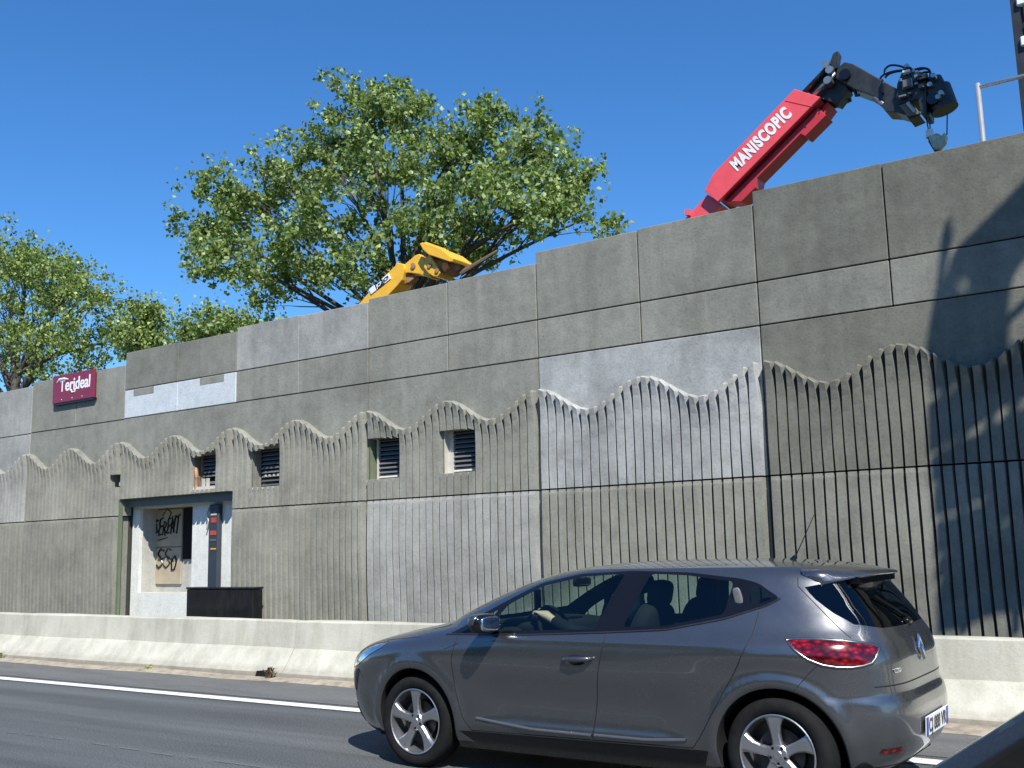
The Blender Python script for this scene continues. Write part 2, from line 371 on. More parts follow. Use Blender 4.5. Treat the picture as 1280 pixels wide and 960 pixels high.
def panel(x0, x1, z0, z1, m, holes=(), proud=0.0, y1=0.16):
    """slab with joints all round; holes are (x0, x1, z0, z1) inside it"""
    b = MB(); x0 += JG; x1 -= JG; z0 += JG; z1 -= JG; y0 = YW - proud
    if not holes: b.cbox((x0, y0, z0), (x1, YW + y1, z1), 0.006)
    else:
        X = sorted({x0, x1, *[v for h in holes for v in h[:2] if x0 < v < x1]}); Z = sorted({z0, z1, *[v for h in holes for v in h[2:] if z0 < v < z1]})
        inside = lambda x, z: any(h[0] < x < h[1] and h[2] < z < h[3] for h in holes)
        idx = {}; vs = []; fs = []
        def vid(i, k, d):
            if (i, k, d) not in idx: idx[(i, k, d)] = len(vs); vs.append((X[i], y0 if d == 0 else YW + y1, Z[k]))
            return idx[(i, k, d)]
        cell = lambda i, k: 0 <= i < len(X) - 1 and 0 <= k < len(Z) - 1 and not inside((X[i] + X[i + 1]) / 2, (Z[k] + Z[k + 1]) / 2)
        for i in range(len(X) - 1):
            for k in range(len(Z) - 1):
                if not cell(i, k): continue
                for d in (0, 1): fs.append([vid(i, k, d), vid(i + 1, k, d), vid(i + 1, k + 1, d), vid(i, k + 1, d)])
                for (di, dk, e) in ((-1, 0, ((i, k), (i, k + 1))), (1, 0, ((i + 1, k), (i + 1, k + 1))), (0, -1, ((i, k), (i + 1, k))), (0, 1, ((i, k + 1), (i + 1, k + 1)))):
                    if not cell(i + di, k + dk): fs.append([vid(*e[0], 0), vid(*e[1], 0), vid(*e[1], 1), vid(*e[0], 1)])
        b.add(vs, fs)
    return wpart(b.build('panel', m))

NR = 24
def rib_verts(xc, hwb, zb, ztl, ztr, lower, sd, slim=1.0):
    """one cast rib: rows of base-left, face-left, face-right, base-right"""
    zt = (ztl + ztr) / 2; H = zt - zb; rows = []
    st = [0, 0.02, 0.1, 0.2, 0.36, 0.72, 1.0] if not lower else [0, 0.02, 0.3, 0.55, 0.75, 1.0]
    for i, s in enumerate(st):
        if not lower:
            dd = s * H if i > 4 else (0.0, 0.02, 0.10, 0.20, 0.36)[i]
            dep = np.interp(dd, [0, 0.02, 0.10, 0.20, 0.36, 1.1], [0.070, 0.122, 0.098, 0.078, 0.066, 0.080]); hw = np.interp(dd, [0, 0.10, 0.3, 0.6, 1.1], [0.029, 0.031, 0.0445, 0.045, 0.040])
            hw = min(hw, hwb - 0.001)
            f = max(0, 1 - dd / 0.35); zl, zr = zt - dd + (ztl - zt) * f, zt - dd + (ztr - zt) * f
        else:
            dd = s * H; dep = 0.080 + 0.014 * math.sin(4.5 * s + 0.6 + .25 * math.sin(sd * 1.7)) if i else 0.080; hw = 0.0395 + .0012 * math.sin(sd * 7.3); zl = zr = zt - dd
        hw *= slim
        ox = 0.003 * math.sin(sd * 12.9 + dd * 5) + (0.004 * math.sin(dd * 9 + sd) if lower else 0)
        rows.append([(xc - hwb, YW, zl), (xc - hw + ox, YW - dep, zl), (xc + hw + ox, YW - dep * 0.93, zr), (xc + hwb, YW, zr)])
    return rows
def rib_add(b, rows, cut=None):
    vs = [p for r in rows for p in r]; fs = []
    for i in range(len(rows) - 1):
        for k in range(3): fs.append((4 * i + k, 4 * i + k + 1, 4 * i + k + 5, 4 * i + k + 4))
    n = 4 * (len(rows) - 1); fs += [(n, n + 1, n + 2, n + 3), (3, 2, 1, 0)]
    b.add(vs, fs)
def clip_rows(rows, z0, z1):
    """the piece of a rib between two heights"""
    out = []
    def at(i, z):
        a, c = rows[i], rows[i + 1]; t = (a[1][2] - z) / max(1e-6, a[1][2] - c[1][2]); return [tuple(p + (q - p) * t for p, q in zip(u, v)) for u, v in zip(a, c)]
    for i, r in enumerate(rows):
        z = r[1][2]
        if i and rows[i - 1][1][2] > z1 >= z: out.append(at(i - 1, z1))
        if i and rows[i - 1][1][2] > z0 >= z: out.append(at(i - 1, z0)); break
        if z0 < z < z1: out.append(r)
    return out
def ribs(par, m, x0, x1, lower, holes, single):
    slim = 1.0 if single else 0.66                                                        # rib faces further along shaped narrower to bring out light and shade stripes
    mg = 0.035; pitch = (x1 - x0 - 2 * mg) / NR; big = MB()
    for k in range(NR):
        xc = x0 + mg + (k + 0.5) * pitch; wv = lambda x: WC + WA * math.cos(4 * PI * (x - x0 - 0.02) / (x1 - x0))
        if lower: rows = rib_verts(xc, pitch / 2 - 0.001, 0.02, ZA - JG - 0.002, ZA - JG - 0.002, True, k, slim)
        else: rows = rib_verts(xc, pitch / 2 - 0.001, ZA + JG + 0.002, wv(xc - pitch / 2), wv(xc + pitch / 2), False, k, slim)
        spans = [(-1, 99)]
        for h in holes:
            if h[0] - 0.02 < xc < h[1] + 0.02:
                spans = [q for a in spans for q in ((a[0], min(a[1], h[2])), (max(a[0], h[3]), a[1])) if q[1] - q[0] > 0.03]
        for (a, c) in spans:
            rr = clip_rows(rows, a, c) if len(spans) > 1 or spans[0] != (-1, 99) else rows
            if len(rr) < 2: continue
            b = MB() if single else big
            rib_add(b, rr)
            if single: wpart(b.build('rib', m), par)
    if not single and big.v: tag(wpart(big.build('ribs', m), par), kind='stuff')

def sc(a): return (a[0] * KZ, a[1] * KZ, zz(a[2]), zz(a[3]))
HOLES = {2: [sc((-13.13, -12.94, 2.46, 2.64))], 3: [sc((-11.35, -10.90, 2.33, 2.79))], 4: [sc((-10.20, -9.70, 2.30, 2.79))],
         5: [sc((-8.21, -7.735, 2.285, 2.765)), sc((-7.11, -6.68, 2.29, 2.765))]}
DOORX = (BND[3] + 0.05, BND[4] - 0.03)
TONE = {0: (T2, T2, T2, T2), 1: (T3, T3, T3, T2), 2: (T2b, T2b, T2b, T2), 3: (T2, TW, T2b, T2), 4: (T3, T2b, T2b, T2b), 5: (T2b, T2b, T2b, T3), 6: (T2, T2b, T4, T2b), 7: (T1, T2, T1, T2), 8: (T1, T1, T1, T1), 9: (T2, T2, T2, T2)}
for k in range(len(BND) - 1):
    x0, x1 = BND[k], BND[k + 1]; xm = (x0 + x1) / 2; t = TONE[k]; hs = HOLES.get(k, []); zt = TOP[k]
    if k in (0, 1): panel(x0, x1, ZJ2 - 0.02, zt, t[0])
    elif k == 2:
        for a in ((x0, xm), (xm, x1)): panel(*a, ZJ2 - 0.01, zt, t[0])
    else:
        for a in ((x0, xm), (xm, x1)):
            panel(*a, ZJ1, zt + random.uniform(-0.012, 0.012), t[0]); panel(*a, ZJ2, ZJ1, t[1])
    zj = ZJ2 - 0.02 if k < 2 else (ZJ2 - 0.01 if k == 2 else ZJ2)
    hx = list(hs) + ([(DOORX[0], DOORX[1], 0, ZDOOR)] if k == 3 else [])
    pr = panel(x0, x1, ZA, zj, t[2], hx); ribs(pr, t[2], x0, x1, False, hx, k in (5, 6, 7))
    if k != 3:
        pr = panel(x0, x1, -0.05, ZA, t[3]); ribs(pr, t[3], x0, x1, True, [], k in (5, 6, 7))
    b = MB()                                                                              # dark backing seen in the joints
    zlo = -0.05 if k != 3 else ZDOOR + 0.1
    hb = [(h[0] - 0.02, h[1] + 0.02) for h in hs]; xs = [x0] + [v for h in sorted(hb) for v in h] + [x1]
    if hs:
        for i in range(0, len(xs), 2): b.box((xs[i] + .003, YW + 0.165, zlo), (xs[i + 1] - .003, YW + 0.30, zt - 0.03))
        for h in hs: b.box((h[0] - .02, YW + 0.165, h[3] + .02), (h[1] + .02, YW + 0.30, zt - 0.035)); b.box((h[0] - .02, YW + 0.165, zlo + .002), (h[1] + .02, YW + 0.30, h[2] - .02))
    else: b.box((x0 + .003, YW + 0.165, zlo), (x1 - .003, YW + 0.30, zt - 0.03))
    wpart(b.build('backing', CORE))
# whitewash left off in patches on the white row: grey squares lying on the panel
for (px0, px1, py0, py1) in ((167, 192, 485, 493), (250, 280, 466, 476)):
    a, c = P(px0, (py0 + py1) / 2 + 2, YW - 0.003), P(px1, (py0 + py1) / 2 - 2, YW - 0.003)
    wpart(MB().box((a.x, YW - 0.003, ZJ1 - 0.12), (c.x, YW + 0.002, ZJ1 - 0.012)).build('render_patch', T2b))
# louvred windows
def window(h, kind):
    x0, x1, z0, z1 = h
    r = empty('window', ((x0 + x1) / 2, YW + 0.1, z0)); wpart(r); bpy.context.view_layer.update()
    def sub(b, name, m): o = b.build(name, m); o.parent = r; o.matrix_parent_inverse = r.matrix_world.inverted(); return o
    yb = YW + 0.115
    sub(MB().box((x0 - .02, yb + .05, z0 - .02), (x1 + .02, yb + .06, z1 + .02)), 'back_panel', MATTE)
    if kind != 'hole':
        sub(MB().box((x0 - .012, YW - 0.05, z0 - 0.03), (x1 + .012, YW + .11, z0 + .004)), 'sill', FRAMEW)
        sub(MB().box((x0 - .008, YW + .0, z0), (x0 + .006, yb, z1)), 'jamb', FRAMEW if kind == 'pale' else GREENM if kind == 'green' else T2)
        if kind == 'pale': sub(MB().box((x0 + .006, yb - .02, z0), (x0 + .075, yb + .03, z1)), 'post', FRAMEW)
        if kind in ('green', 'broken'): sub(MB().box((x0 + .04, yb - .02, z0), (x0 + .07, yb + .03, z1)), 'post', RUST if kind == 'broken' else FRAMEW)
        n = 9; a = x0 + 0.08
        for i in range(n):
            z = z0 + 0.05 + (z1 - z0 - 0.07) * i / (n - 1)
            if kind == 'broken' and i in (0, 2): continue
            b = MB(); b.add([(a, yb - .02, z - .022), (x1 - .005, yb - .02, z - .022), (x1 - .005, yb + .03, z + .02), (a, yb + .03, z + .02), (a, yb - .02, z - .013), (x1 - .005, yb - .02, z - .013), (x1 - .005, yb + .03, z + .029), (a, yb + .03, z + .029)], [(0, 1, 2, 3), (4, 7, 6, 5), (0, 4, 5, 1), (2, 6, 7, 3), (1, 5, 6, 2), (0, 3, 7, 4)])
            sub(b, 'slat', LOUV if (i > 1 or kind == 'broken') else GREYM if kind == 'torn' else FRAMEW if i == 0 else LOUV)
        if kind == 'broken':
            sub(MB().box((x0 + .01, YW - .02, z0 + .0), (x1 - .02, YW + .02, z0 + .05)), 'broken_board', FRAMEW)
            sub(MB().tube([(x0 + .06, YW, z0), (x0 + .09, YW - .02, z0 + .2), (x0 + .04, YW, z0 + .34)], .03, 6), 'broken_post', RUST)
            for q in (.2, .3): sub(MB().box((x0 + q, YW - .01, z0 + .05), (x0 + q + .035, YW + .03, z0 + .17)), 'broken_slat', FRAMEW)
        if kind == 'torn':
            for q in (.16, .24, .33, .42): sub(MB().box((x0 + q, yb - .03, z0 + .16), (x0 + q + .03, yb - .02, z0 + .19)), 'bent_scrap', FRAMEW)
    else:
        sub(MB().box((x0 + .10, YW + .05, z0 + .03), (x0 + .16, YW + .09, z0 + .09)), 'torn_scrap', FRAMEW)
    return r
window(HOLES[2][0], 'hole'); window(HOLES[3][0], 'broken'); window(HOLES[4][0], 'torn'); window(HOLES[5][0], 'green'); window(HOLES[5][1], 'pale')
# the doorway, bricked and rendered white, with a niche
dr = empty('doorway', ((DOORX[0] + DOORX[1]) / 2, YW, 0)); wpart(dr); bpy.context.view_layer.update()
def dsub(b, name, m, **kw):
    o = b.build(name, m, **kw); o.parent = dr; o.matrix_parent_inverse = dr.matrix_world.inverted(); return o
YD = YW + 0.21
dsub(MB().box((DOORX[0], YW + 0.07, ZDOOR - 0.13), (DOORX[1], YW + 0.13, ZDOOR - 0.002)), 'lintel', LINTEL)
dsub(MB().box((DOORX[0] - .045, YW - .045, -0.05), (DOORX[0] + .01, YW - .005, ZDOOR - .002)), 'post', GREENM)
n0, n1 = P(174, 680, YD).x, P(240, 680, YD).x; nz0, nz1 = P(200, 741, YD).z, P(200, 634, YD).z
XR = DOORX[1]
for (a, c, e, g) in ((DOORX[0] - .02, n0, -0.05, ZDOOR - .03), (n1, XR + .02, -0.05, ZDOOR - .03), (n0, n1, -0.05, nz0), (n0, n1, nz1, ZDOOR - .03)):
    dsub(MB().box((a, YD, e), (c, YD + 0.06, g)), 'rendered_panel', WHITEP)
YN = YD + 0.36
b = MB(); b.box((n0 - .05, YD + .06, nz0 - .06), (n0, YN + .05, nz1 + .06)); b.box((n1, YD + .06, nz0 - .06), (n1 + .05, YN + .05, nz1 + .06)); b.box((n0, YD + .06, nz1), (n1, YN + .05, nz1 + .06)); b.box((n0, YD + .06, nz0 - .06), (n1, YN + .05, nz0))
dsub(b, 'niche_lining', NICHE)
dsub(MB().box((n0, YN, nz0), (n1, YN + .05, nz1)), 'niche_back', NICHE)
dsub(MB().box((DOORX[0] - .1, YW + .133, ZDOOR - .02), (DOORX[1] + .1, YD + .5, ZDOOR + .08)), 'head_board', CORE)
c0, c1 = P(193, 680, YN - .03).x, P(227, 680, YN - .03).x; cz = P(200, 684, YN - .03).z
dsub(MB().cbox((c0, YN - .035, cz + .006), (c1, YN - .002, nz1 - .02), .006), 'cream_board', CREAM)
dsub(MB().cbox((c0, YN - .033, nz0 + .12), (c1, YN - .002, cz - .006), .006), 'cream_board', CREAM)
dsub(MB().box((c1 + .02, YN - .02, P(230, 699, YN).z), (n1 - .01, YN - .003, nz1 - .01)), 'dark_opening', MATTE)
def stroke(pts, r, name='graffiti'):
    dsub(MB().tube([(c0 + (c1 - c0) * u, YN - .040, v) for u, v in pts], r, 5), name, BLACK)
zg = P(200, 668, YN).z; gh = 0.24
def glyphs(spec, u0, du, z, h, r):
    for i, g in enumerate(spec): stroke([(u0 + du * (i + a), z + h * c) for a, c in g], r)
G = {'S': [(.8, .9), (.4, 1), (.15, .75), (.5, .5), (.8, .25), (.4, 0), (.1, .15)], 'E': [(.8, 1), (.2, .9), (.25, .5), (.6, .5), (.2, .45), (.15, 0), (.7, .05)],
     'R': [(.15, 0), (.25, 1), (.7, .9), (.7, .6), (.3, .5), (.8, -.05)], 'N': [(.1, 0), (.2, 1), (.6, .1), (.8, 1.05)], 'T': [(.1, .9), (.9, 1.05), (.5, 1), (.45, 0)],
     'O': [(.5, 1), (.15, .6), (.3, .05), (.7, .1), (.85, .6), (.5, 1)]}
def scrawl(word, u0, du, z, h, r, sd):
    rd = random.Random(sd)
    for i, ch in enumerate(word):
        k = rd.uniform(.85, 1.3); dz = rd.uniform(-.03, .03); pts = [(u0 + du * (i + a * k) + (c - .5) * .05, z + dz + h * c * k) for a, c in G[ch]]; out = []
        for (a, b_), (c_, d_) in zip(pts[:-1], pts[1:]): out += [(a, b_), ((a + c_) / 2 + rd.uniform(-.015, .015), (b_ + d_) / 2 + rd.uniform(-.01, .01))]
        stroke(out + [pts[-1]], r * rd.uniform(.8, 1.3))
scrawl('SERENT', 0.02, 0.15, zg, gh, .014, 1); scrawl('SSO', 0.10, 0.26, P(200, 712, YN).z, gh, .014, 2)
stroke([(.1, zg + .02), (.3, zg + .14), (.45, zg + .02), (.6, zg + .16), (.75, zg + .03)], .012); stroke([(.2, zg - .42), (.5, zg - .36), (.75, zg - .44)], .008)
stroke([(.3, zg + .3), (.45, zg + .42), (.62, zg + .34), (.5, zg + .22)], .010); stroke([(.15, zg - .1), (.5, zg - .06)], .008)
# dark cable column with red stickers, in front of the rendered wall
q0, q1 = P(262, 680, YD - .06).x, P(274, 680, YD - .06).x
dsub(MB().cbox((q0, YD - .09, 0.3), (q1, YD - .002, ZDOOR - .17), .015), 'cable_duct', plain('dark_duct', (.035, .045, .06), .5))
dsub(MB().tube([(q0 - .03, YD - .04, .3), (q0 - .03, YD - .04, ZDOOR - .2)], .014, 6), 'cable', BLACK)
dsub(MB().tube([(q0 - .07, YD - .03, ZDOOR - .2), (q0 - .09, YD - .04, ZDOOR - .3), (q0 - .05, YD - .05, ZDOOR - .42), (q0 - .10, YD - .04, ZDOOR - .55)], .013, 6), 'cable', FRAMEW)
for py, h, m in ((650, .075, STICK), (666, .065, STICK), (643, .025, FRAMEW), (675, .03, GREYM), (686, .02, YEL)):
    z = P(268, py, YD - .1).z; dsub(MB().box((q0 + .045 + .01 * (py % 3), YD - .096, z - h / 2), (q1 - .035, YD - .0905, z + h / 2)), 'sticker', m)
# maroon sign on the wall
def sign():
    a, c = P(67, 488, YW - 0.06), P(118.5, 480, YW - 0.06); z0, z1 = P(67, 505, YW - .06).z, P(67, 471, YW - .06).z
    r = empty('wall_sign', ((a.x + c.x) / 2, YW, z0), 'maroon company sign with white lettering on the wall top', 'sign'); bpy.context.view_layer.update()
    def sub(b, name, m):
        o = b.build(name, m); o.parent = r; o.matrix_parent_inverse = r.matrix_world.inverted(); return o
    sub(MB().cbox((a.x, YW - .075, z0), (c.x, YW - .035, z1), .004), 'board', SIGNR)
    sub(MB().box((a.x + .01, YW - .06, z0 - .035), (c.x - .01, YW - .002, z0 - .002)), 'bracket', BLACK)
    W = c.x - a.x; H = z1 - z0
    mw = frame((a.x + W * .17, YW - .0765, z0 + H * .40), (1, 0, 0.0), (0, 0, 1))
    o = text('Terideal', H * 0.56, WHITE, r, mw, .002, offset=.006, space=1.0); o.scale = (W * .74 / o.dimensions.x, 1.1, 1)
    tr = sub(MB().tube([(a.x + W * .10, YW - .078, z0 + H * .74), (a.x + W * .16, YW - .078, z0 + H * .84), (a.x + W * .28, YW - .078, z0 + H * .845), (a.x + W * .38, YW - .078, z0 + H * .80)], [.010, .022, .020, .008], 6), 'swoosh', WHITE)
    sub(MB().tube([(a.x + W * .46, YW - .078, z0 + H * .40), (a.x + W * .49, YW - .078, z0 + H * .30), (a.x + W * .55, YW - .078, z0 + H * .31), (a.x + W * .565, YW - .078, z0 + H * .42)], .014, 6), 'swoosh', WHITE)
    for u in (.22, .48, .72): sub(MB().box((a.x + W * u, YW - .078, z0 + H * .09), (a.x + W * u + .02, YW - .074, z0 + H * .12)), 'rivet', WHITE)
    for q in r.children_recursive: pass
sign()
# black box standing behind the barrier
bx0, bx1 = P(233, 750, YW - .42).x, P(316, 750, YW - .42).x; bz = P(280, 734, YW - .42).z
q = N('glossy_black_box'); q.set(Roughness=0.25); q.base(q.ramp(q.noise(q.pos((3, 3, 1.2)), 2.5, 8, .8), [(.4, (.008, .008, .009)), (.66, (.02, .02, .022)), (.74, (.12, .12, .12))]))
bb = empty('black_cabinet', ((bx0 + bx1) / 2, YW - .3, 0), 'low black box with scratched shiny front below the doorway', 'cabinet')
for (a, c, nm) in (((bx0, YW - .42, .0), (bx1, YW - .24, bz - .03), 'body'), ((bx0 - .01, YW - .43, bz - .028), (bx1 + .01, YW - .23, bz), 'lid')):
    o = MB().cbox(a, c, .008).build(nm, q.m, bb); o.location = (-(bx0 + bx1) / 2, -(YW - .3), 0)
# ------------------------------------------------------------------ concrete road barrier, six metre segments
prof = [(8.86, -.02), (8.86, .075), (8.90, .10), (9.055, .32), (9.075, .345), (9.115, .65), (9.13, .665), (9.27, .668), (9.285, .65), (9.32, .345), (9.5, .10), (9.53, -.02)]
segs = [(-33.3, 'farthest'), (-27.35, ''), (-21.4, ''), (-15.42, ''), (-9.52, ''), (-3.6, ''), (2.3, ''), (8.2, '')]
labs = ['pale concrete barrier segment farthest along the road', 'pale concrete barrier segment far left beyond the sign', 'pale concrete barrier segment ending at the left picture edge', 'pale concrete barrier segment in front of the doorway and black box', 'pale concrete barrier segment behind the front of the grey hatchback', 'pale concrete barrier segment behind the tail of the grey hatchback', 'pale concrete barrier segment past the right picture edge']
for i in range(len(segs) - 1):
    x0, x1 = segs[i][0] + .006, segs[i + 1][0] - .006; b = MB(); n = len(prof); nst = 24; vs = []
    for k in range(nst + 1):
        x = x0 + (x1 - x0) * k / nst
        for j, (y, z) in enumerate(prof):
            jy = 0.0035 * math.sin(x * 2.1 + j) + 0.002 * math.sin(x * 7 + j * 2); e = .012 if k in (0, nst) and 1 <= j <= 9 else 0
            vs.append((x, y + jy + (e if y < 9.2 else -e), z + (jy * .8 - e * .5 if z > .2 else 0)))
    fs = [(k * n + j, k * n + j + 1, (k + 1) * n + j + 1, (k + 1) * n + j) for k in range(nst) for j in range(n - 1)] + [tuple(range(n)), tuple(range(nst * n + n - 1, nst * n - 1, -1))]
    b.add(vs, fs); o = b.build('concrete_barrier', BAR)
    tag(o, labs[i], 'barrier', 'concrete barrier segments along the shoulder')
    # scupper: dark drain hole at the joint end
    g = MB()
    g.add([(x1 - .42, 8.853, .01), (x1 - .12, 8.853, .01), (x1 - .14, 8.853, .085), (x1 - .25, 8.853, .098), (x1 - .39, 8.853, .085), (x1 - .42, 8.9, .01), (x1 - .12, 8.9, .01), (x1 - .14, 8.9, .085), (x1 - .25, 8.9, .098), (x1 - .39, 8.9, .085)], [(0, 1, 2, 3, 4), (5, 9, 8, 7, 6), (0, 5, 6, 1), (1, 6, 7, 2), (2, 7, 8, 3), (3, 8, 9, 4), (4, 9, 5, 0)])
    g.build('drain_hole', MATTE, o)

# ------------------------------------------------------------------ rail and mast on top of the wall
a = P(1222, 107, YW + .35); c = P(1226, 178, YW + .35); d = P(1285, 97.5, YW + .35)
rl = empty('guard_rail', (a.x, YW + .35, 2), 'pale galvanised guard rail above the wall at the right edge', 'railing'); bpy.context.view_layer.update()
for nm, pts, r in (('post', [(a.x, YW + .35, .4), (a.x, YW + .35, a.z + .02)], .026), ('rail', [(a.x, YW + .35, a.z - .02), (a.x + 1.9, YW + .35, a.z - .02 + (d.z - a.z) * 0)], .020), ('post', [(a.x + 1.9, YW + .35, .4), (a.x + 1.9, YW + .35, a.z + .02)], .026)):
    o = MB().tube(pts, r, 10).build(nm, STEEL, rl, smooth=True); o.matrix_parent_inverse = rl.matrix_world.inverted()
ms = P(1275.5, 60, YW + .9)
mt = empty('steel_mast', (ms.x, ms.y, 1), 'dark steel mast with pale fittings at the right picture edge', 'mast'); bpy.context.view_layer.update()
def msub(b, nm, m, **k):
    o = b.build(nm, m, mt, **k); o.matrix_parent_inverse = mt.matrix_world.inverted()
mx0, mx1 = P(1272, 60, ms.y).x, P(1272, 60, ms.y).x + .42
for (xx, yy) in ((mx0 + .04, ms.y - .18), (mx1, ms.y - .18), (mx0 + .04, ms.y + .2), (mx1, ms.y + .2)): msub(MB().box((xx - .04, yy - .04, .3), (xx + .04, yy + .04, 11.5)), 'leg', BLKM)
msub(MB().box((mx0 + .1, ms.y - .1, .4), (mx1 - .06, ms.y + .1, 11.4)), 'core', plain('mast_panel', (.02, .024, .03), .5))
z = 5.0; k = 0
while z < 11:
    msub(MB().tube([(mx0 + .04, ms.y - .19, z), (mx1, ms.y - .19, z + .5)] if k % 2 else [(mx1, ms.y - .19, z), (mx0 + .04, ms.y - .19, z + .5)], .018, 6), 'brace', BLKM); z += .5; k += 1
for py in (14, 65): msub(MB().cbox((mx0 + .06, ms.y - .26, P(1276, py, ms.y).z - .05), (mx0 + .15, ms.y - .19, P(1276, py, ms.y).z + .05), .01), 'fitting_box', WHITE)

# ------------------------------------------------------------------ red crane boom behind the wall
YC = 12.4
def zp(px, py, sx, ox, oy, Y):                                     # measured on an enlarged crop
    q = P(ox + px / sx, oy + py / sx, Y); return (q.x, q.z)
Z6 = lambda x, y, Y=YC: zp(x, y, 2.909, 840, 40, Y)
Z8 = lambda x, y, Y=YC: zp(x, y, 5.818, 990, 50, Y)
cr = empty('truck_crane', (Z6(60, 655)[0], YC + .3, 1.8), 'red crane boom with black jib reaching over the wall', 'crane'); bpy.context.view_layer.update()
def csub(b, nm, m, par=None, **k):
    o = b.build(nm, m, par or cr, **k); bpy.context.view_layer.update(); o.matrix_parent_inverse = (par or cr).matrix_world.inverted(); return o
side = [Z6(445, 207), Z6(540, 236), Z6(166, 617), Z6(118, 578), Z6(150, 515)]
boom = csub(MB().prism(side, YC, YC + .06), 'boom_side_plate', REDM, bevel=.008)
sh = lambda pts, d: [(x, z - d) for x, z in pts]
top2 = [Z6(440, 212), Z6(536, 240), Z6(170, 610), Z6(124, 578), Z6(154, 518)]
csub(MB().prism(top2, YC + .062, YC + .44), 'boom_body', REDD, bevel=.008)
csub(MB().prism(side, YC + .442, YC + .50), 'boom_side_plate', REDD, bevel=.008)
e0, e1 = Vector((*Z6(541, 240),)), Vector((*Z6(170, 618),)); d = (e1 - e0).normalized(); nrm = Vector((d.y, -d.x)); nrm = nrm if nrm.y < 0 else -nrm
lo = [e0 + d * .1, e0 + d * .1 + nrm * .16, e0 + d * .45 + nrm * .16, e0 + d * .47 + nrm * .09, e1 - d * .55 + nrm * .09, e1 - d * .45 + nrm * .17, e1 - d * .2 + nrm * .17, e1 - d * .05]
csub(MB().prism([(p.x, p.y) for p in lo], YC + .12, YC + .40), 'boom_rail', REDD, bevel=.006)
csub(MB().prism([Z6(545, 232), Z6(560, 245), Z6(520, 300), Z6(505, 285)], YC + .2, YC + .47), 'end_clamp', REDD, bevel=.01)
csub(MB().box((0, 0, 0), (.01, .01, .01)), 'pin', GREYM).location = (Z6(546, 240)[0], YC + .03, Z6(546, 240)[1])
# joint line across the plate, lettering
ja, jb = Z6(412, 250), Z6(510, 272)
csub(MB().tube([(ja[0], YC - .001, ja[1]), (jb[0], YC - .001, jb[1])], .005, 5), 'plate_seam', REDD, boom)
t0, t1 = Vector((Z6(236, 506)[0], YC - .004, Z6(236, 506)[1])), Vector((Z6(437, 300)[0], YC - .004, Z6(437, 300)[1]))
o = text('MANISCOPIC', 0.25, WHITE, cr, frame(t0, t1 - t0, (-(t1 - t0).z, 0, (t1 - t0).x)), .002, offset=.013, space=1.16)
bpy.context.view_layer.update(); wd = o.dimensions.x; o.scale = ((t1 - t0).length / max(wd, .01), .95, 1.0); 
tail = [Z6(118, 583), Z6(165, 620), Z6(110, 690), Z6(60, 720), Z6(20, 690)]
csub(MB().prism(tail, YC + .1, YC + .42), 'boom_heel', REDM, bevel=.01)
a, c = Z6(45, 660), Z6(60, 640)
csub(MB().prism([Z6(40, 640), Z6(58, 640), Z6(58, 662), Z6(40, 662)], YC + .05, YC + .2), 'warning_plate', plain('pink_plate', (.75, .12, .14), .5))
# carrier hidden behind the wall
hx, hz_ = Z6(30, 690)
csub(MB().cbox((hx - .9, YC - .1, 2.0), (hx + .6, YC + .9, hz_ - .5), .05), 'slewing_column', REDD)
csub(MB().cbox((hx - 3.6, YC - .5, 2.35), (hx + 1.2, YC + 1.6, 2.75), .05), 'carrier_frame', BLKM)
for wx in (hx - 2.9, hx + .5):
    for wy in (YC - .45, YC + 1.25): csub(MB().lathe([(.1, 0), (.42, .0), (.47, .05), (.47, .28), (.42, .33), (.1, .33)], 20, 'y', (wx, wy, 2.3)), 'wheel', RUBBER)
# telescopic end and hydraulics between boom and jib
for (u, v, r, m, yy) in (((470, 212), (600, 75), .035, BLKM, .1), ((490, 222), (585, 120), .045, BLKM, .3), ((510, 225), (590, 145), .03, GREYM, .05), ((525, 232), (605, 165), .06, BLKM, .25), ((535, 240), (618, 205), .05, BLKM, .35)):
    a, c = Z6(*u), Z6(*v); csub(MB().tube([(a[0], YC + yy, a[1]), (c[0], YC + yy, c[1])], r, 10), 'ram', m, smooth=True)
csub(MB().prism([Z6(480, 205), Z6(575, 105), Z6(605, 140), Z6(630, 195), Z6(590, 250), Z6(540, 232)], YC + .14, YC + .34), 'inner_boom', BLKM, bevel=.01)
csub(MB().prism([Z6(575, 108), Z6(585, 78), Z6(603, 68), Z6(608, 80), Z6(600, 130), Z6(585, 135)], YC + .0, YC + .1), 'tip_bracket', BLKM, bevel=.008)
for (x, y) in ((568, 178), (575, 140), (560, 120)):
    a = Z6(x, y); csub(MB().lathe([(0, -.02), (.05, -.02), (.05, .12), (0, .12)], 12, 'y', (a[0], YC - .02, a[1])), 'pin', GREYM)
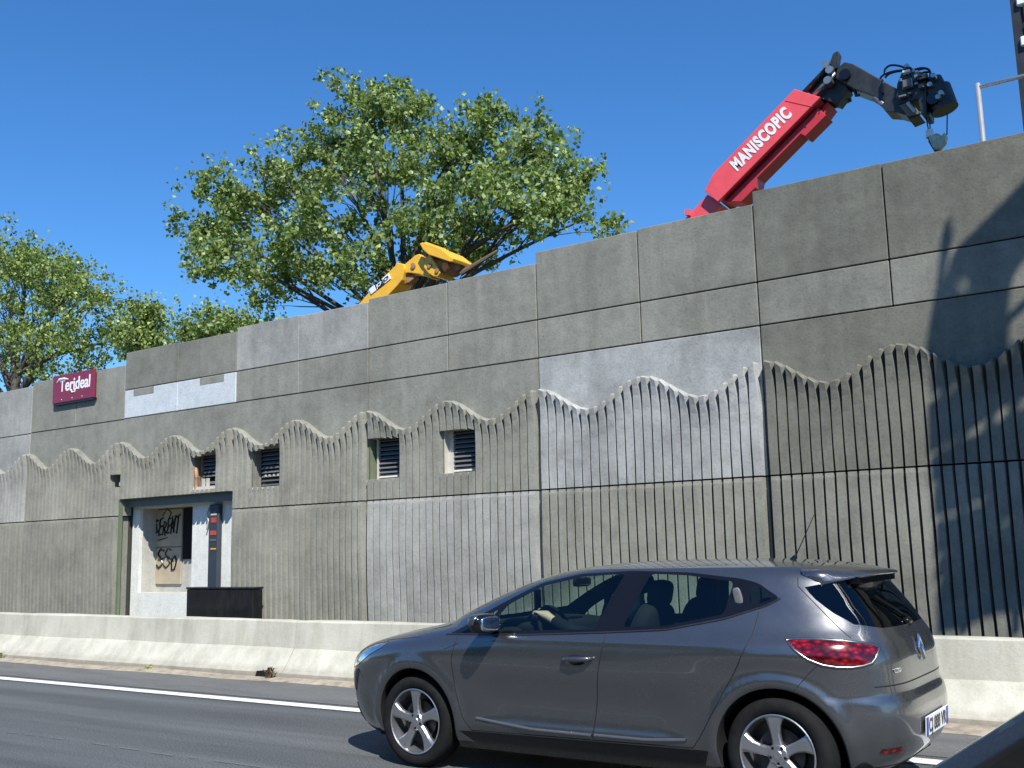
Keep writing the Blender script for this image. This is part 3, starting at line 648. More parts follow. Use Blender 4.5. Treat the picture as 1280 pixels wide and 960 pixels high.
# black jib
jib = csub(MB().prism([Z6(600, 128), Z6(625, 106), Z6(655, 112), Z6(816, 203), Z6(812, 250), Z6(770, 247), Z6(660, 205), Z6(592, 165)], YC + .02, YC + .34), 'jib', BLKM, bevel=.012)
a = Z6(630, 156); csub(MB().lathe([(0, -.03), (.07, -.03), (.07, .42), (0, .42)], 14, 'y', (a[0], YC, a[1])), 'jib_pivot', BLACK, jib)
csub(MB().tube([(Z8(440, 350)[0], YC + .1, Z8(440, 350)[1]), (Z8(450, 385)[0], YC + .1, Z8(450, 385)[1]), (Z8(475, 380)[0], YC + .1, Z8(475, 380)[1])], .02, 8), 'lug', BLKM, jib)
csub(MB().prism([Z8(655, 290), Z8(665, 290), Z8(670, 390), Z8(655, 390)], YC - .03, YC + .02), 'strap', BLACK, jib)
csub(MB().tube([(Z8(590, 415)[0], YC + .05, Z8(590, 415)[1]), (Z8(720, 505)[0], YC + .05, Z8(720, 505)[1])], .035, 8), 'jib_ram', GREYM, jib, smooth=True)
# winch head
hd = csub(MB().prism([Z8(770, 330), Z8(820, 210), Z8(850, 190), Z8(905, 230), Z8(960, 245), Z8(985, 330), Z8(985, 540), Z8(945, 550), Z8(920, 440), Z8(780, 480), Z8(765, 420)], YC - .05, YC + .35), 'winch_frame', BLKM, bevel=.012)
csub(MB().prism([Z8(700, 380), Z8(760, 370), Z8(790, 470), Z8(860, 520), Z8(930, 545), Z8(850, 580), Z8(830, 545), Z8(760, 525), Z8(680, 520), Z8(650, 480)], YC, YC + .3), 'head_link', BLKM, bevel=.01)
csub(MB().prism([Z8(780, 480), Z8(860, 450), Z8(940, 540), Z8(850, 560)], YC - .03, YC + .02), 'head_plate', plain('brown_grey_plate', (.16, .14, .11), .6), hd, bevel=.006)
csub(MB().tube([(Z8(850, 470)[0], YC - .06, Z8(850, 470)[1]), (Z8(905, 535)[0], YC - .06, Z8(905, 535)[1])], .025, 8), 'bar', GREYM, hd)
for (u0, u1, v0, v1, m, nm) in ((820, 872, 235, 268, WHITE, 'label_plate'), (835, 862, 195, 228, GREYM, 'valve'), (822, 890, 300, 382, GREYM, 'valve_block'), (828, 884, 308, 376, LOUV, 'valve_cover'), (935, 965, 280, 305, WHITE, 'fitting'), (1010, 1040, 340, 358, GREYM, 'fitting'), (890, 910, 235, 262, GREYM, 'valve'), (925, 1000, 265, 320, BLKM, 'motor_flange'), (800, 815, 300, 330, GREYM, 'fitting'), (905, 930, 330, 352, GREYM, 'fitting'), (862, 882, 400, 420, GREYM, 'fitting'), (795, 850, 420, 450, LOUV, 'valve_cover'), (940, 975, 345, 380, LOUV, 'valve_cover'), (905, 925, 272, 300, WHITE, 'fitting')):
    a, c = Z8(u0, v1), Z8(u1, v0); dy = .02 if nm == 'valve_cover' else 0
    csub(MB().cbox((a[0], YC - .12 - dy, a[1]), (c[0], YC - .051 - dy, c[1]), .006), nm, m, hd)
a, c = Z8(1005, 270), Z8(1100, 490); dv = Vector((c[0] - a[0], 0, c[1] - a[1]))
dm = csub(MB().tube([(a[0], YC + .1, a[1]), (a[0] + dv.x * .3, YC + .1, a[1] + dv.z * .3), (a[0] + dv.x * .32, YC + .1, a[1] + dv.z * .32), (c[0], YC + .1, c[1])], [.11, .12, .165, .155], 20), 'winch_motor', BLKM, smooth=False)
a = Z8(1035, 440); csub(MB().lathe([(0, -.16), (.07, -.16), (.08, -.1), (0, -.1)], 14, 'y', (a[0], YC + .08, a[1])), 'drum_cap', BLACK, dm)
for (x, y) in ((1045, 285), (1100, 410), (1080, 440), (1020, 350)):
    a = Z8(x, y); csub(MB().lathe([(0, -.14), (.03, -.14), (.03, -.05), (0, -.05)], 8, 'y', (a[0], YC + .0, a[1])), 'bolt', GREYM, dm)
def hose(pts, r=.014, par=hd):
    pts = [Vector((*Z8(*p)[:1], YC + .1, Z8(*p)[1])) for p in pts]; out = []
    for i in range(len(pts) - 1):
        p0, p1, p2, p3 = pts[max(i - 1, 0)], pts[i], pts[i + 1], pts[min(i + 2, len(pts) - 1)]
        for k in range(6):
            t = k / 6; out.append(.5 * ((2 * p1) + (p2 - p0) * t + (2 * p0 - 5 * p1 + 4 * p2 - p3) * t * t + (3 * p1 - p0 - 3 * p2 + p3) * t ** 3))
    csub(MB().tube(out + [pts[-1]], r, 6), 'hose', BLACK, par, smooth=True)
hose([(655, 225), (662, 190), (700, 163), (770, 168), (850, 200)]); hose([(615, 285), (640, 240), (710, 210), (800, 198), (870, 205)]); hose([(660, 255), (690, 225), (760, 205), (850, 200)])
hose([(870, 195), (930, 182), (980, 195), (995, 235)]); hose([(900, 195), (960, 185), (990, 215), (985, 260)]); hose([(920, 240), (940, 215), (980, 212)])
# hook block
hk = P(1168, 176, YC + .1)
hkr = empty('hook_block', (hk.x, YC + .1, hk.z), 'cream pulley hook block hanging from the crane head', 'hook'); bpy.context.view_layer.update()
def hsub(b, nm, m, **k):
    o = b.build(nm, m, hkr, **k); o.matrix_parent_inverse = hkr.matrix_world.inverted()
hsub(MB().prism([Z8(985, 690), Z8(1045, 668), Z8(1075, 680), Z8(1070, 720), Z8(1030, 790), Z8(1000, 740)], YC + .04, YC + .14), 'cheek', HOOKC, bevel=.008)
hsub(MB().prism([Z8(1105, 670), Z8(1122, 690), Z8(1112, 740), Z8(1070, 790), Z8(1030, 790), Z8(1040, 755)], YC + .0, YC + .1), 'cheek', HOOKC, bevel=.008)
hsub(MB().prism([Z8(980, 690), Z8(1000, 690), Z8(1030, 760), Z8(1025, 800), Z8(1000, 760), Z8(982, 730)], YC + .06, YC + .18), 'sheave', BLKM, bevel=.008)
a, c = Z8(985, 635), Z8(990, 690); hsub(MB().tube([(a[0], YC + .1, a[1]), (c[0], YC + .1, c[1])], [.04, .05], 10), 'swivel', WHITE)
a = Z8(1040, 800); hsub(MB().tube([(a[0], YC + .1, a[1] + .03), (a[0] + .01, YC + .1, a[1] - .1), (a[0] + .08, YC + .1, a[1] - .18), (a[0] + .16, YC + .1, a[1] - .14), (a[0] + .17, YC + .1, a[1] - .06)], .025, 8), 'hook', GREYM)
for u, v in (((960, 545), (978, 640)), ((985, 540), (990, 640)), ((1115, 505), (1112, 672))):
    a, c = Z8(*u), Z8(*v); hsub(MB().tube([(a[0], YC + .1, a[1]), (c[0], YC + .1, c[1])], .008, 5), 'cable', BLACK)

# ------------------------------------------------------------------ yellow excavator arm behind the wall
YE = 12.6
Z7 = lambda x, y, Y=YE: zp(x, y, 7.53, 430, 290, Y)
ex = empty('excavator', (Z7(160, 700)[0], YE + .2, 1.8), 'yellow excavator arm with raised bucket showing above the wall', 'excavator'); bpy.context.view_layer.update()
def esub(b, nm, m, par=None, **k):
    o = b.build(nm, m, par or ex, **k); bpy.context.view_layer.update(); o.matrix_parent_inverse = (par or ex).matrix_world.inverted(); return o
bo = esub(MB().prism([Z7(60, 760), Z7(170, 640), Z7(310, 480), Z7(400, 395), Z7(480, 318), Z7(490, 285), Z7(560, 300), Z7(570, 345), Z7(545, 450), Z7(505, 500), Z7(420, 590), Z7(230, 800)], YE, YE + .30), 'boom', YEL, bevel=.015)
st = esub(MB().prism([Z7(555, 300), Z7(655, 212), Z7(690, 200), Z7(735, 245), Z7(772, 330), Z7(805, 425), Z7(780, 425), Z7(690, 392), Z7(585, 378), Z7(560, 385)], YE + .04, YE + .28), 'dipper_arm', YEL, bevel=.015)
esub(MB().prism([Z7(570, 390), Z7(625, 395), Z7(625, 430), Z7(580, 465), Z7(530, 480), Z7(550, 430)], YE + .08, YE + .22), 'ram', RUST, bevel=.01)
a = Z7(640, 315); esub(MB().lathe([(0, -.02), (.05, -.02), (.05, .02), (0, .02)], 12, 'y', (a[0], YE + .04, a[1])), 'pin', RUST, st)
lk = esub(MB().prism([Z7(770, 185), Z7(800, 190), Z7(835, 245), Z7(915, 385), Z7(885, 425), Z7(845, 420), Z7(800, 390), Z7(755, 335), Z7(775, 260)], YE - .02, YE + .34), 'bucket_link', YEL, bevel=.015)
for (x, y) in ((885, 368), (815, 320), (778, 215)):
    a = Z7(x, y); esub(MB().lathe([(0, -.02), (.04, -.02), (.04, .02), (0, .02)], 12, 'y', (a[0], YE - .02, a[1])), 'pin', RUST, lk)
bk = esub(MB().prism([Z7(755, 125), Z7(780, 112), Z7(870, 138), Z7(960, 175), Z7(1010, 215), Z7(1045, 245), Z7(1075, 262), Z7(1062, 296), Z7(1030, 292), Z7(840, 228), Z7(790, 185)], YE - .12, YE + .45), 'bucket', YEL, bevel=.012)
esub(MB().prism([Z7(830, 245), Z7(1040, 296), Z7(1020, 345), Z7(960, 390), Z7(930, 395)], YE + .05, YE + .3), 'bucket_inside', RUST, bk, bevel=.01)
for i in range(9):
    a = Z7(800 + i * 27, 122 + i * 14 + i * i * .35); esub(MB().cbox((a[0] - .018, YE - .10 , a[1] - .02), (a[0] + .018, YE + .43, a[1] + .03), .008), 'wear_strip', YEL, bk)
esub(MB().prism([Z7(935, 285), Z7(980, 290), Z7(990, 340), Z7(950, 375), Z7(925, 340)], YE - .02, YE + .05), 'hook_eye', plain('orange_paint', (.75, .25, .04), .5), bk, bevel=.008)
esub(MB().tube([(Z7(1020, 370)[0], YE + .2, Z7(1020, 370)[1]), (Z7(1270, 110)[0], YE + .5, Z7(1270, 110)[1])], [.05, .025], 8), 'lifting_pole', plain('weathered_pole', (.12, .085, .06), .8), bk)
qa, qb = Vector((Z7(310, 535)[0], YE - .018, Z7(310, 535)[1])), Vector((Z7(440, 430)[0], YE - .018, Z7(440, 430)[1]))
dv = (qb - qa).normalized(); up = Vector((-dv.z, 0, dv.x))
for s0, s1, m in ((0.0, .48, BLACK), (-.42, -.05, WHITE), (.52, 1.0, WHITE)):
    L = (qb - qa).length; v4 = [qa + dv * L * s + up * h for s, h in ((s0, -.02), (s1, -.02), (s1, .085), (s0, .085))]
    esub(MB().prism([(p.x, p.z) for p in v4], YE - .016, YE - .001), 'decal', m, bo)
text('JCB', .085, BLACK, ex, frame(qa + dv * L * .55 + Vector((0, -.002, 0)), dv, up), .001, offset=.003)
text('JCB', .085, WHITE, ex, frame(qa + dv * L * .06 + Vector((0, -.002, 0)), dv, up), .001, offset=.003)
exx = Z7(60, 760)[0]
esub(MB().cbox((exx - 2.4, YE - .5, 2.3), (exx + .2, YE + 1.2, 3.6), .1), 'cab_house', YEL)
for wy in (YE - .7, YE + .9): esub(MB().cbox((exx - 2.6, wy, 1.75), (exx + .6, wy + .5, 2.3), .2), 'track', RUBBER)

# ------------------------------------------------------------------ trees
def bez(a, b, c, n):
    return [a * (1 - t) ** 2 + b * 2 * t * (1 - t) + c * t * t for t in [i / n for i in range(n + 1)]]
def tree(name, label, base, fork, clumps, leaves, lsize, mat, twigs=60, trunk_r=.22, seed=1, spread=.34):
    rg = np.random.default_rng(seed); rd = random.Random(seed)
    root = empty(name, base, label, 'tree'); base = Vector(base); fork = Vector(fork); tb = MB()
    mid = (base + fork) / 2 + Vector((rd.uniform(-.2, .2), rd.uniform(-.2, .2), 0))
    tb.tube(bez(base, mid, fork, 6), [trunk_r * (1 - .35 * i / 6) for i in range(7)], 9)
    pts = []; wts = []
    vol = [c[1][0] * c[1][1] * c[1][2] for c in clumps]; tot = sum(v ** .72 for v in vol)
    for (c, r), v in zip(clumps, vol):
        c = Vector(c); d = (c - fork); start = base.lerp(fork, rd.uniform(.72, 1.0))
        ctrl = start + Vector((d.x * rd.uniform(.15, .45), d.y * .25, d.z * rd.uniform(.35, .7) + .2)); limb = bez(start, ctrl, c, 8); r0 = trunk_r * rd.uniform(.34, .5)
        tb.tube(limb, [r0 * (1 - .8 * i / 8) for i in range(9)], 6)
        nt_ = max(6, int(twigs * len(clumps) * v ** .72 / tot))
        for k in range(nt_):
            u = rg.normal(size=3); u /= np.linalg.norm(u); rr = rg.uniform(0, 1) ** .42 * (1.15 if rg.random() < .12 else 1)
            q = c + Vector((u[0] * r[0], u[1] * r[1], u[2] * r[2])) * rr
            s = limb[rd.randint(4, 8)]; br = bez(s, (s + q) / 2 + Vector((0, 0, .18 * (q - s).length)), q, 4)
            if rd.random() < .45:
                jx = [Vector((rd.uniform(-.12, .12), rd.uniform(-.12, .12), rd.uniform(-.12, .12))) if 0 < i < 4 else Vector() for i in range(5)]
                tb.tube([p_ + j_ for p_, j_ in zip(br, jx)], [r0 * rd.uniform(.10, .24) * (1 - .2 * i) + .004 for i in range(5)], 4, cap=False)
            pts.append(q); wts.append(rd.uniform(.5, 1.5))
    o = tb.build('trunk', BARK, root, smooth=True); o.location = -base
    pts = np.array([p[:] for p in pts]); wts = np.array(wts); wts /= wts.sum()
    # leaves hang in small sprays round each twig end
    sp = np.repeat(pts, 5, axis=0) + rg.normal(0, spread, (len(pts) * 5, 3)) * (1, 1, .8)
    sp = np.vstack([pts, sp]); pw = np.concatenate([wts, np.repeat(wts, 5) * rg.uniform(.2, 1.6, len(pts) * 5)]); pw /= pw.sum()
    idx = rg.choice(len(sp), leaves, p=pw); ctr = sp[idx] + rg.normal(0, spread * .42, (leaves, 3))
    stray = rg.random(leaves) < .06; ctr[stray] += np.clip(rg.normal(0, spread * .7, (stray.sum(), 3)), -spread * 1.3, spread * 1.3)
    a = rg.normal(size=(leaves, 3)) + np.array([0, 0, -.7]); a /= np.linalg.norm(a, axis=1)[:, None]
    t = rg.normal(size=(leaves, 3)); t -= (t * a).sum(1)[:, None] * a; t /= np.linalg.norm(t, axis=1)[:, None]; nn = np.cross(a, t)
    L = (lsize * rg.uniform(.65, 1.3, leaves))[:, None]; W = L * .42
    V = np.empty((leaves, 4, 3)); V[:, 0] = ctr - a * L * .5; V[:, 1] = ctr + t * W + nn * L * .12; V[:, 2] = ctr + a * L * .5; V[:, 3] = ctr - t * W + nn * L * .12
    me = bpy.data.meshes.new('crown'); n = leaves
    me.vertices.add(4 * n); me.vertices.foreach_set('co', (V - np.array(base[:])).reshape(-1))
    tri = np.arange(4 * n).reshape(n, 4)[:, [0, 1, 2, 0, 2, 3]].reshape(-1)
    me.loops.add(6 * n); me.loops.foreach_set('vertex_index', tri.astype(np.int32)); me.polygons.add(2 * n)
    me.polygons.foreach_set('loop_start', (np.arange(2 * n) * 3).astype(np.int32)); me.update(); me.validate()
    link('crown', me, mat, root)
    return root
def cl(px, py, Y, rx, ry, rz):                                    # clump measured at (px, py), radii in pixels at that depth
    c = P(px, py, Y); k = (Vector(c) - EYE).dot(fwd) / FPX; return (c[:], (rx * k * .98, ry * k, rz * k * .95))
T = []
YT = 22
for (px, py, dy, rx, rz) in ((300, 255, 0, 62, 42), (285, 320, -1, 55, 38), (345, 225, .5, 55, 50), (400, 190, 0, 52, 52), (455, 140, .5, 48, 52), (470, 215, -1, 65, 55), (400, 280, -1.5, 70, 52), (345, 350, -.5, 58, 36), (440, 345, -1, 65, 40), (530, 280, -1, 62, 55), (560, 200, 0, 62, 52), (615, 150, .5, 52, 40), (660, 190, 0, 50, 42), (620, 250, -.8, 65, 50), (690, 250, .3, 44, 38), (715, 220, .6, 26, 40), (735, 272, .2, 26, 20), (270, 285, 1, 38, 30), (520, 340, 1, 60, 35), (590, 305, 1.2, 55, 35), (500, 150, 1, 40, 40), (660, 270, -1, 40, 22)):
    T.append(cl(px, py, YT + dy, rx, 60, rz))
tree('poplar_tree', 'wide spreading green tree in the middle behind the wall', (P(515, 500, YT).x, YT, 2.0), P(505, 395, YT)[:], T, 43000, .138, LEAF, 20, .26, 3, .25)
T = []; YL = 26
for (px, py, dy, rx, rz) in ((38, 312, 0, 34, 34), (60, 335, .3, 46, 34), (8, 330, .4, 30, 34), (100, 345, 0, 30, 30), (10, 370, -1, 50, 55), (75, 370, .5, 50, 48), (115, 370, 0, 32, 40), (50, 430, -1, 60, 50), (110, 430, .5, 45, 40), (5, 450, 1, 45, 40), (-50, 380, 0, 60, 70), (-60, 300, 0, 50, 50), (145, 425, 1, 26, 30), (-120, 360, 0, 70, 80)):
    T.append(cl(px, py, YL + dy, rx, 60, rz))
tree('poplar_tree', 'tall pale green tree at the left picture edge', (P(15, 560, YL).x, YL, 2.2), P(20, 455, YL)[:], T, 30000, .15, LEAF2, 28, .30, 5, .30)
T = []
for (px, py, dy, rx, rz) in ((182, 405, 0, 18, 22), (176, 430, 0, 30, 20), (198, 440, .5, 18, 16), (188, 388, 0, 10, 12)): T.append(cl(px, py, 24 + dy, rx, 30, rz))
tree('small_tree', 'small yellow green tree just left of the wide tree', (P(180, 560, 24).x, 24, 2.3), P(182, 460, 24)[:], T, 5200, .14, LEAF2, 40, .08, 8, .28)
T = []
for (px, py, dy, rx, rz) in ((238, 420, 0, 22, 14), (275, 415, 0, 28, 16), (268, 400, 0, 9, 12), (305, 412, .5, 22, 16)): T.append(cl(px, py, 18 + dy, rx, 30, rz))
tree('leafy_bush', 'dark green bush low under the wide tree', (P(270, 500, 18).x, 18, 2.1), P(270, 430, 18)[:], T, 5200, .11, LEAF, 40, .06, 9, .22)
T = []
for (px, py, dy, rx, rz) in ((-260, 420, 0, 70, 60), (-330, 380, 1, 70, 80), (-200, 470, 0, 60, 50)): T.append(cl(px, py, 30 + dy, rx, 60, rz))
tree('poplar_tree', 'green tree standing beyond the left picture edge', (P(-260, 600, 30).x, 30, 2.2), P(-260, 500, 30)[:], T, 9000, .17, LEAF2, 46, .28, 12, .4)
# ------------------------------------------------------------------ the grey hatchback
CX, CY = -2.22, 6.55                                              # rear axle on the road, centre line
def pchip(xs, ys):
    xs = np.array(xs, float); ys = np.array(ys, float); h = np.diff(xs); d = np.diff(ys) / h; m = np.zeros(len(xs))
    for i in range(1, len(xs) - 1):
        if d[i - 1] * d[i] > 0:
            w1, w2 = 2 * h[i] + h[i - 1], h[i] + 2 * h[i - 1]; m[i] = (w1 + w2) / (w1 / d[i - 1] + w2 / d[i])
    m[0], m[-1] = d[0], d[-1]
    def f(x):
        x = np.clip(np.asarray(x, float), xs[0], xs[-1]); i = np.clip(np.searchsorted(xs, x) - 1, 0, len(h) - 1); t = (x - xs[i]) / h[i]
        return ys[i] * (1 + 2 * t) * (1 - t) ** 2 + ys[i + 1] * t * t * (3 - 2 * t) + h[i] * (m[i] * t * (1 - t) ** 2 + m[i + 1] * t * t * (t - 1))
    return f
ZT = 1.3665; ZR = 1.315
fxf = pchip([.15, .20, .32, .45, .56, .64, .71, .77, .82, .86, .895, .925, .952, 1.0, 1.08, 1.16, 1.23, 1.285, ZR],
            [-3.28, -3.35, -3.42, -3.45, -3.455, -3.44, -3.40, -3.31, -3.17, -3.02, -2.86, -2.70, -2.56, -2.45, -2.27, -2.08, -1.89, -1.70, -1.55])
fxr = pchip([.15, .22, .30, .40, .50, .58, .63, .70, .80, .90, .97, 1.05, 1.14, 1.22, 1.26, 1.29, ZR],
            [.38, .52, .605, .642, .648, .636, .612, .606, .600, .577, .540, .495, .432, .372, .343, .305, .24])
fw = pchip([.15, .22, .30, .42, .58, .72, .82, .89, .93, .97, 1.05, 1.15, 1.23, 1.285, ZR],
           [.74, .805, .835, .848, .858, .866, .862, .846, .824, .80, .757, .702, .652, .606, .566])
fnf = pchip([.15, .60, .78, .90, .96, 1.05, 1.25, 1.33, ZT], [4.6, 5.0, 5.0, 4.2, 4.2, 4.6, 4.6, 4.2, 4.0])
fnr = pchip([.15, .5, .75, .95, 1.1, 1.28, 1.34, ZT], [4.4, 4.6, 4.6, 4.4, 4.4, 4.2, 4.0, 4.0])
fxm = pchip([.15, 1.1, ZR, ZT], [-1.25, -1.10, -.66, -.66])
XC = -.66                                                          # above the roof edge every outline is the roof outline drawn in towards this centre
_xf, _xr, _w = fxf, fxr, fw
def rho(z): return np.clip((ZT - np.asarray(z, float)) / (ZT - ZR), 1e-6, 1) ** (1 / 2.4)
def fxf(z): return np.where(np.asarray(z) > ZR, XC + (_xf(ZR) - XC) * rho(z), _xf(z))
def fxr(z): return np.where(np.asarray(z) > ZR, XC + (_xr(ZR) - XC) * rho(z), _xr(z))
def fw(z): return np.where(np.asarray(z) > ZR, _w(ZR) * rho(z), _w(z))
def fz(s): s = np.asarray(s, float); return np.where(s < .78, .15 + (ZR - .15) * s / .78, ZT - (ZT - ZR) * np.clip((1 - s) / .22, .012, 1) ** 2.4)
_s = np.linspace(0, 1, 2001); _z = fz(_s)
def s_of(z): return np.interp(z, _z, _s)
def bump_(x, z):
    g = lambda v, c, s: np.exp(-((v - c) / s) ** 2)
    o = 0.026 * g(z, .86, .09) * g(x, .02, .48) + .014 * g(z, .78, .10) * g(x, -2.62, .5)
    for xc, amp in ((0.0, .020), (-2.589, .016)):
        d = np.hypot(x - xc, z - .31); o = o + amp * g(d, .385, .045) * (z > .15)
    o = o - .020 * g(z, .50, .12) * np.clip((x + 2.1) / .3, 0, 1) * np.clip((-.42 - x) / .3, 0, 1)
    o = o + .012 * g(z, .33, .035) * np.clip((x + 2.15) / .2, 0, 1) * np.clip((-.45 - x) / .2, 0, 1)
    o = o + .006 * g(z, .885, .02) * np.clip((x + 2.5) / .5, 0, 1) * np.clip((.1 - x) / .4, 0, 1)
    return o
def body_pt(al, z):
    al = np.asarray(al, float); z = np.asarray(z, float); n = np.where(al < 0, fnf(z), fnr(z)); s, c = np.abs(np.sin(al)), np.abs(np.cos(al))
    r = (s ** n + c ** n) ** (-1 / n); xm = fxm(z)
    x = np.where(al < 0, xm + r * s * (fxf(z) - xm), xm + r * s * (fxr(z) - xm)); y = fw(z) * r * c
    y = y + bump_(x, z) * np.clip(y / .6, 0, 1)
    return np.stack([x, -y, z], -1)
def al_x(x, z):
    xm = fxm(z); fr = x < xm; L = np.where(fr, fxf(z) - xm, fxr(z) - xm); n = np.where(fr, fnf(z), fnr(z)); t = np.clip((x - xm) / L, 0, .99999)
    return np.where(fr, -1, 1) * np.arctan2(t, (1 - t ** n) ** (1 / n))
def al_y(y, z, front):
    n = fnf(z) if front else fnr(z); q = np.clip(abs(y) / fw(z), 0, 1); t = (1 - q ** n) ** (1 / n); return (-1 if front else 1) * np.arctan2(t, q)
def nrm_(al, z, e=1e-3):
    al = np.clip(al, -PI / 2 + 2e-3, PI / 2 - 2e-3); zc = np.clip(z, .151, ZT - .0005)
    du = body_pt(al + e, zc) - body_pt(al - e, zc); dv = body_pt(al, np.minimum(zc + .0004, ZT)) - body_pt(al, zc - .0004); q = np.cross(dv, du)
    q /= np.linalg.norm(q, axis=-1)[..., None] + 1e-12; sg = np.sign((q * np.stack([np.zeros_like(al), -np.ones_like(al), np.zeros_like(al)], -1)).sum(-1)); return q
def dens(pts, step=.03):
    out = []
    for a, b in zip(pts[:-1], pts[1:]):
        k = max(1, int(math.hypot(b[0] - a[0], b[1] - a[1]) / step)); out += [(a[0] + (b[0] - a[0]) * i / k, a[1] + (b[1] - a[1]) * i / k) for i in range(k)]
    return out + [pts[-1]]
def smooth_poly(pts, it=2, closed=True):
    for _ in range(it):
        q = []; n = len(pts)
        for i in range(n if closed else n - 1):
            a, b = pts[i], pts[(i + 1) % n]
            q += [(a[0] * .8 + b[0] * .2, a[1] * .8 + b[1] * .2), (a[0] * .2 + b[0] * .8, a[1] * .2 + b[1] * .8)]
        pts = q if closed else [pts[0]] + q + [pts[-1]]
    return pts
def XZ(pts, rnd=1, closed=True, step=.03):
    pts = smooth_poly((dens(pts + [pts[0]], .07)[:-1] if closed else dens(pts, .07)), 2, closed) if rnd else list(pts); pts = dens(pts + ([pts[0]] if closed else []), step)
    if closed: pts = pts[:-1]
    return [(float(al_x(x, z)), z) for x, z in pts]
def AZ(items, step=.03):
    """mixed loop of ('x', x, z) / ('f', y, z) / ('r', y, z) -> (alpha, z), densified in (alpha, z)"""
    q = [(float(al_x(a, z)) if k == 'x' else (float(al_y(a, z, k == 'f')) if a > 0 else (-PI / 2 if k == 'f' else PI / 2)), z) for k, a, z in items]
    return dens(q + [q[0]], step)[:-1]
LOOPS = {
 'front_side_window': XZ([(-1.985, .925), (-1.86, 1.095), (-1.62, 1.215), (-1.33, 1.272), (-1.02, 1.288), (-1.15, .955)]),
 'corner_window': XZ([(-2.20, .905), (-2.06, 1.0), (-1.93, 1.065), (-2.03, .918)]),
 'rear_side_window': XZ([(-.835, 1.287), (-.58, 1.275), (-.275, 1.238), (-.305, 1.055), (-.66, .985), (-.95, .972)]),
 'quarter_window': XZ([(-.165, 1.225), (-.10, 1.20), (-.03, 1.15), (-.05, 1.13), (-.16, 1.10)]),
 'window_frame': XZ([(-2.30, .893), (-2.08, 1.025), (-1.90, 1.115), (-1.66, 1.232), (-1.36, 1.290), (-.98, 1.306), (-.58, 1.293), (-.24, 1.256), (-.13, 1.232), (.01, 1.145), (-.05, 1.112), (-.30, 1.035), (-.66, .968), (-1.05, .945), (-1.6, .918)], 1),
 'windscreen': AZ([('f', 0, .958), ('f', .35, .962), ('f', .60, .985), ('f', .665, 1.005), ('f', .635, 1.08), ('f', .59, 1.16), ('f', .54, 1.23), ('f', .47, 1.295), ('f', .3, 1.315), ('f', 0, 1.322)]),
 'rear_window': AZ([('x', .135, 1.205), ('x', .20, 1.135), ('x', .30, 1.06), ('x', .40, 1.0), ('r', .45, .972), ('r', 0, .965), ('r', 0, 1.255), ('r', .40, 1.25), ('x', .27, 1.235)]),
 'headlamp': XZ([(-3.34, .61), (-3.32, .69), (-3.20, .755), (-3.05, .800), (-2.88, .828), (-2.93, .785), (-3.07, .725), (-3.22, .645)]),
 'tail_lamp': XZ([(.075, .926), (.16, .931), (.26, .928), (.36, .92), (.45, .907), (.50, .893), (.524, .875), (.512, .822), (.497, .797), (.46, .785), (.41, .778), (.34, .780), (.27, .792), (.20, .822), (.13, .873)], 0),
 'front_door': XZ([(-2.20, .885), (-2.235, .73), (-2.215, .55), (-2.16, .36), (-2.10, .285), (-1.17, .295), (-1.105, .70), (-1.05, .935), (-1.6, .91)], 0),
 'rear_door': XZ([(-1.04, .936), (-1.095, .70), (-1.16, .295), (-.50, .305), (-.43, .40), (-.32, .57), (-.19, .78), (-.115, .93), (-.10, 1.06), (-.30, 1.026), (-.66, .96)], 0),
 'lower_sill': XZ([(-2.20, .275), (-2.1, .2), (-.45, .2), (-.40, .295)], 0),
}
ARC = []
for xc in (0.0, -2.589):
    ARC.append([(float(al_x(xc + .362 * math.cos(a), .31 + .362 * math.sin(a))), .31 + .362 * math.sin(a)) for a in np.linspace(-.40, PI + .40, 60)])
def inpoly(px, py, poly):
    poly = np.array(poly); ins = np.zeros(len(px), bool); j = len(poly) - 1
    for i in range(len(poly)):
        xi, yi = poly[i]; xj, yj = poly[j]
        c = ((yi > py) != (yj > py)) & (px < (xj - xi) * (py - yi) / (yj - yi + 1e-15) + xi); ins ^= c; j = i
    return ins
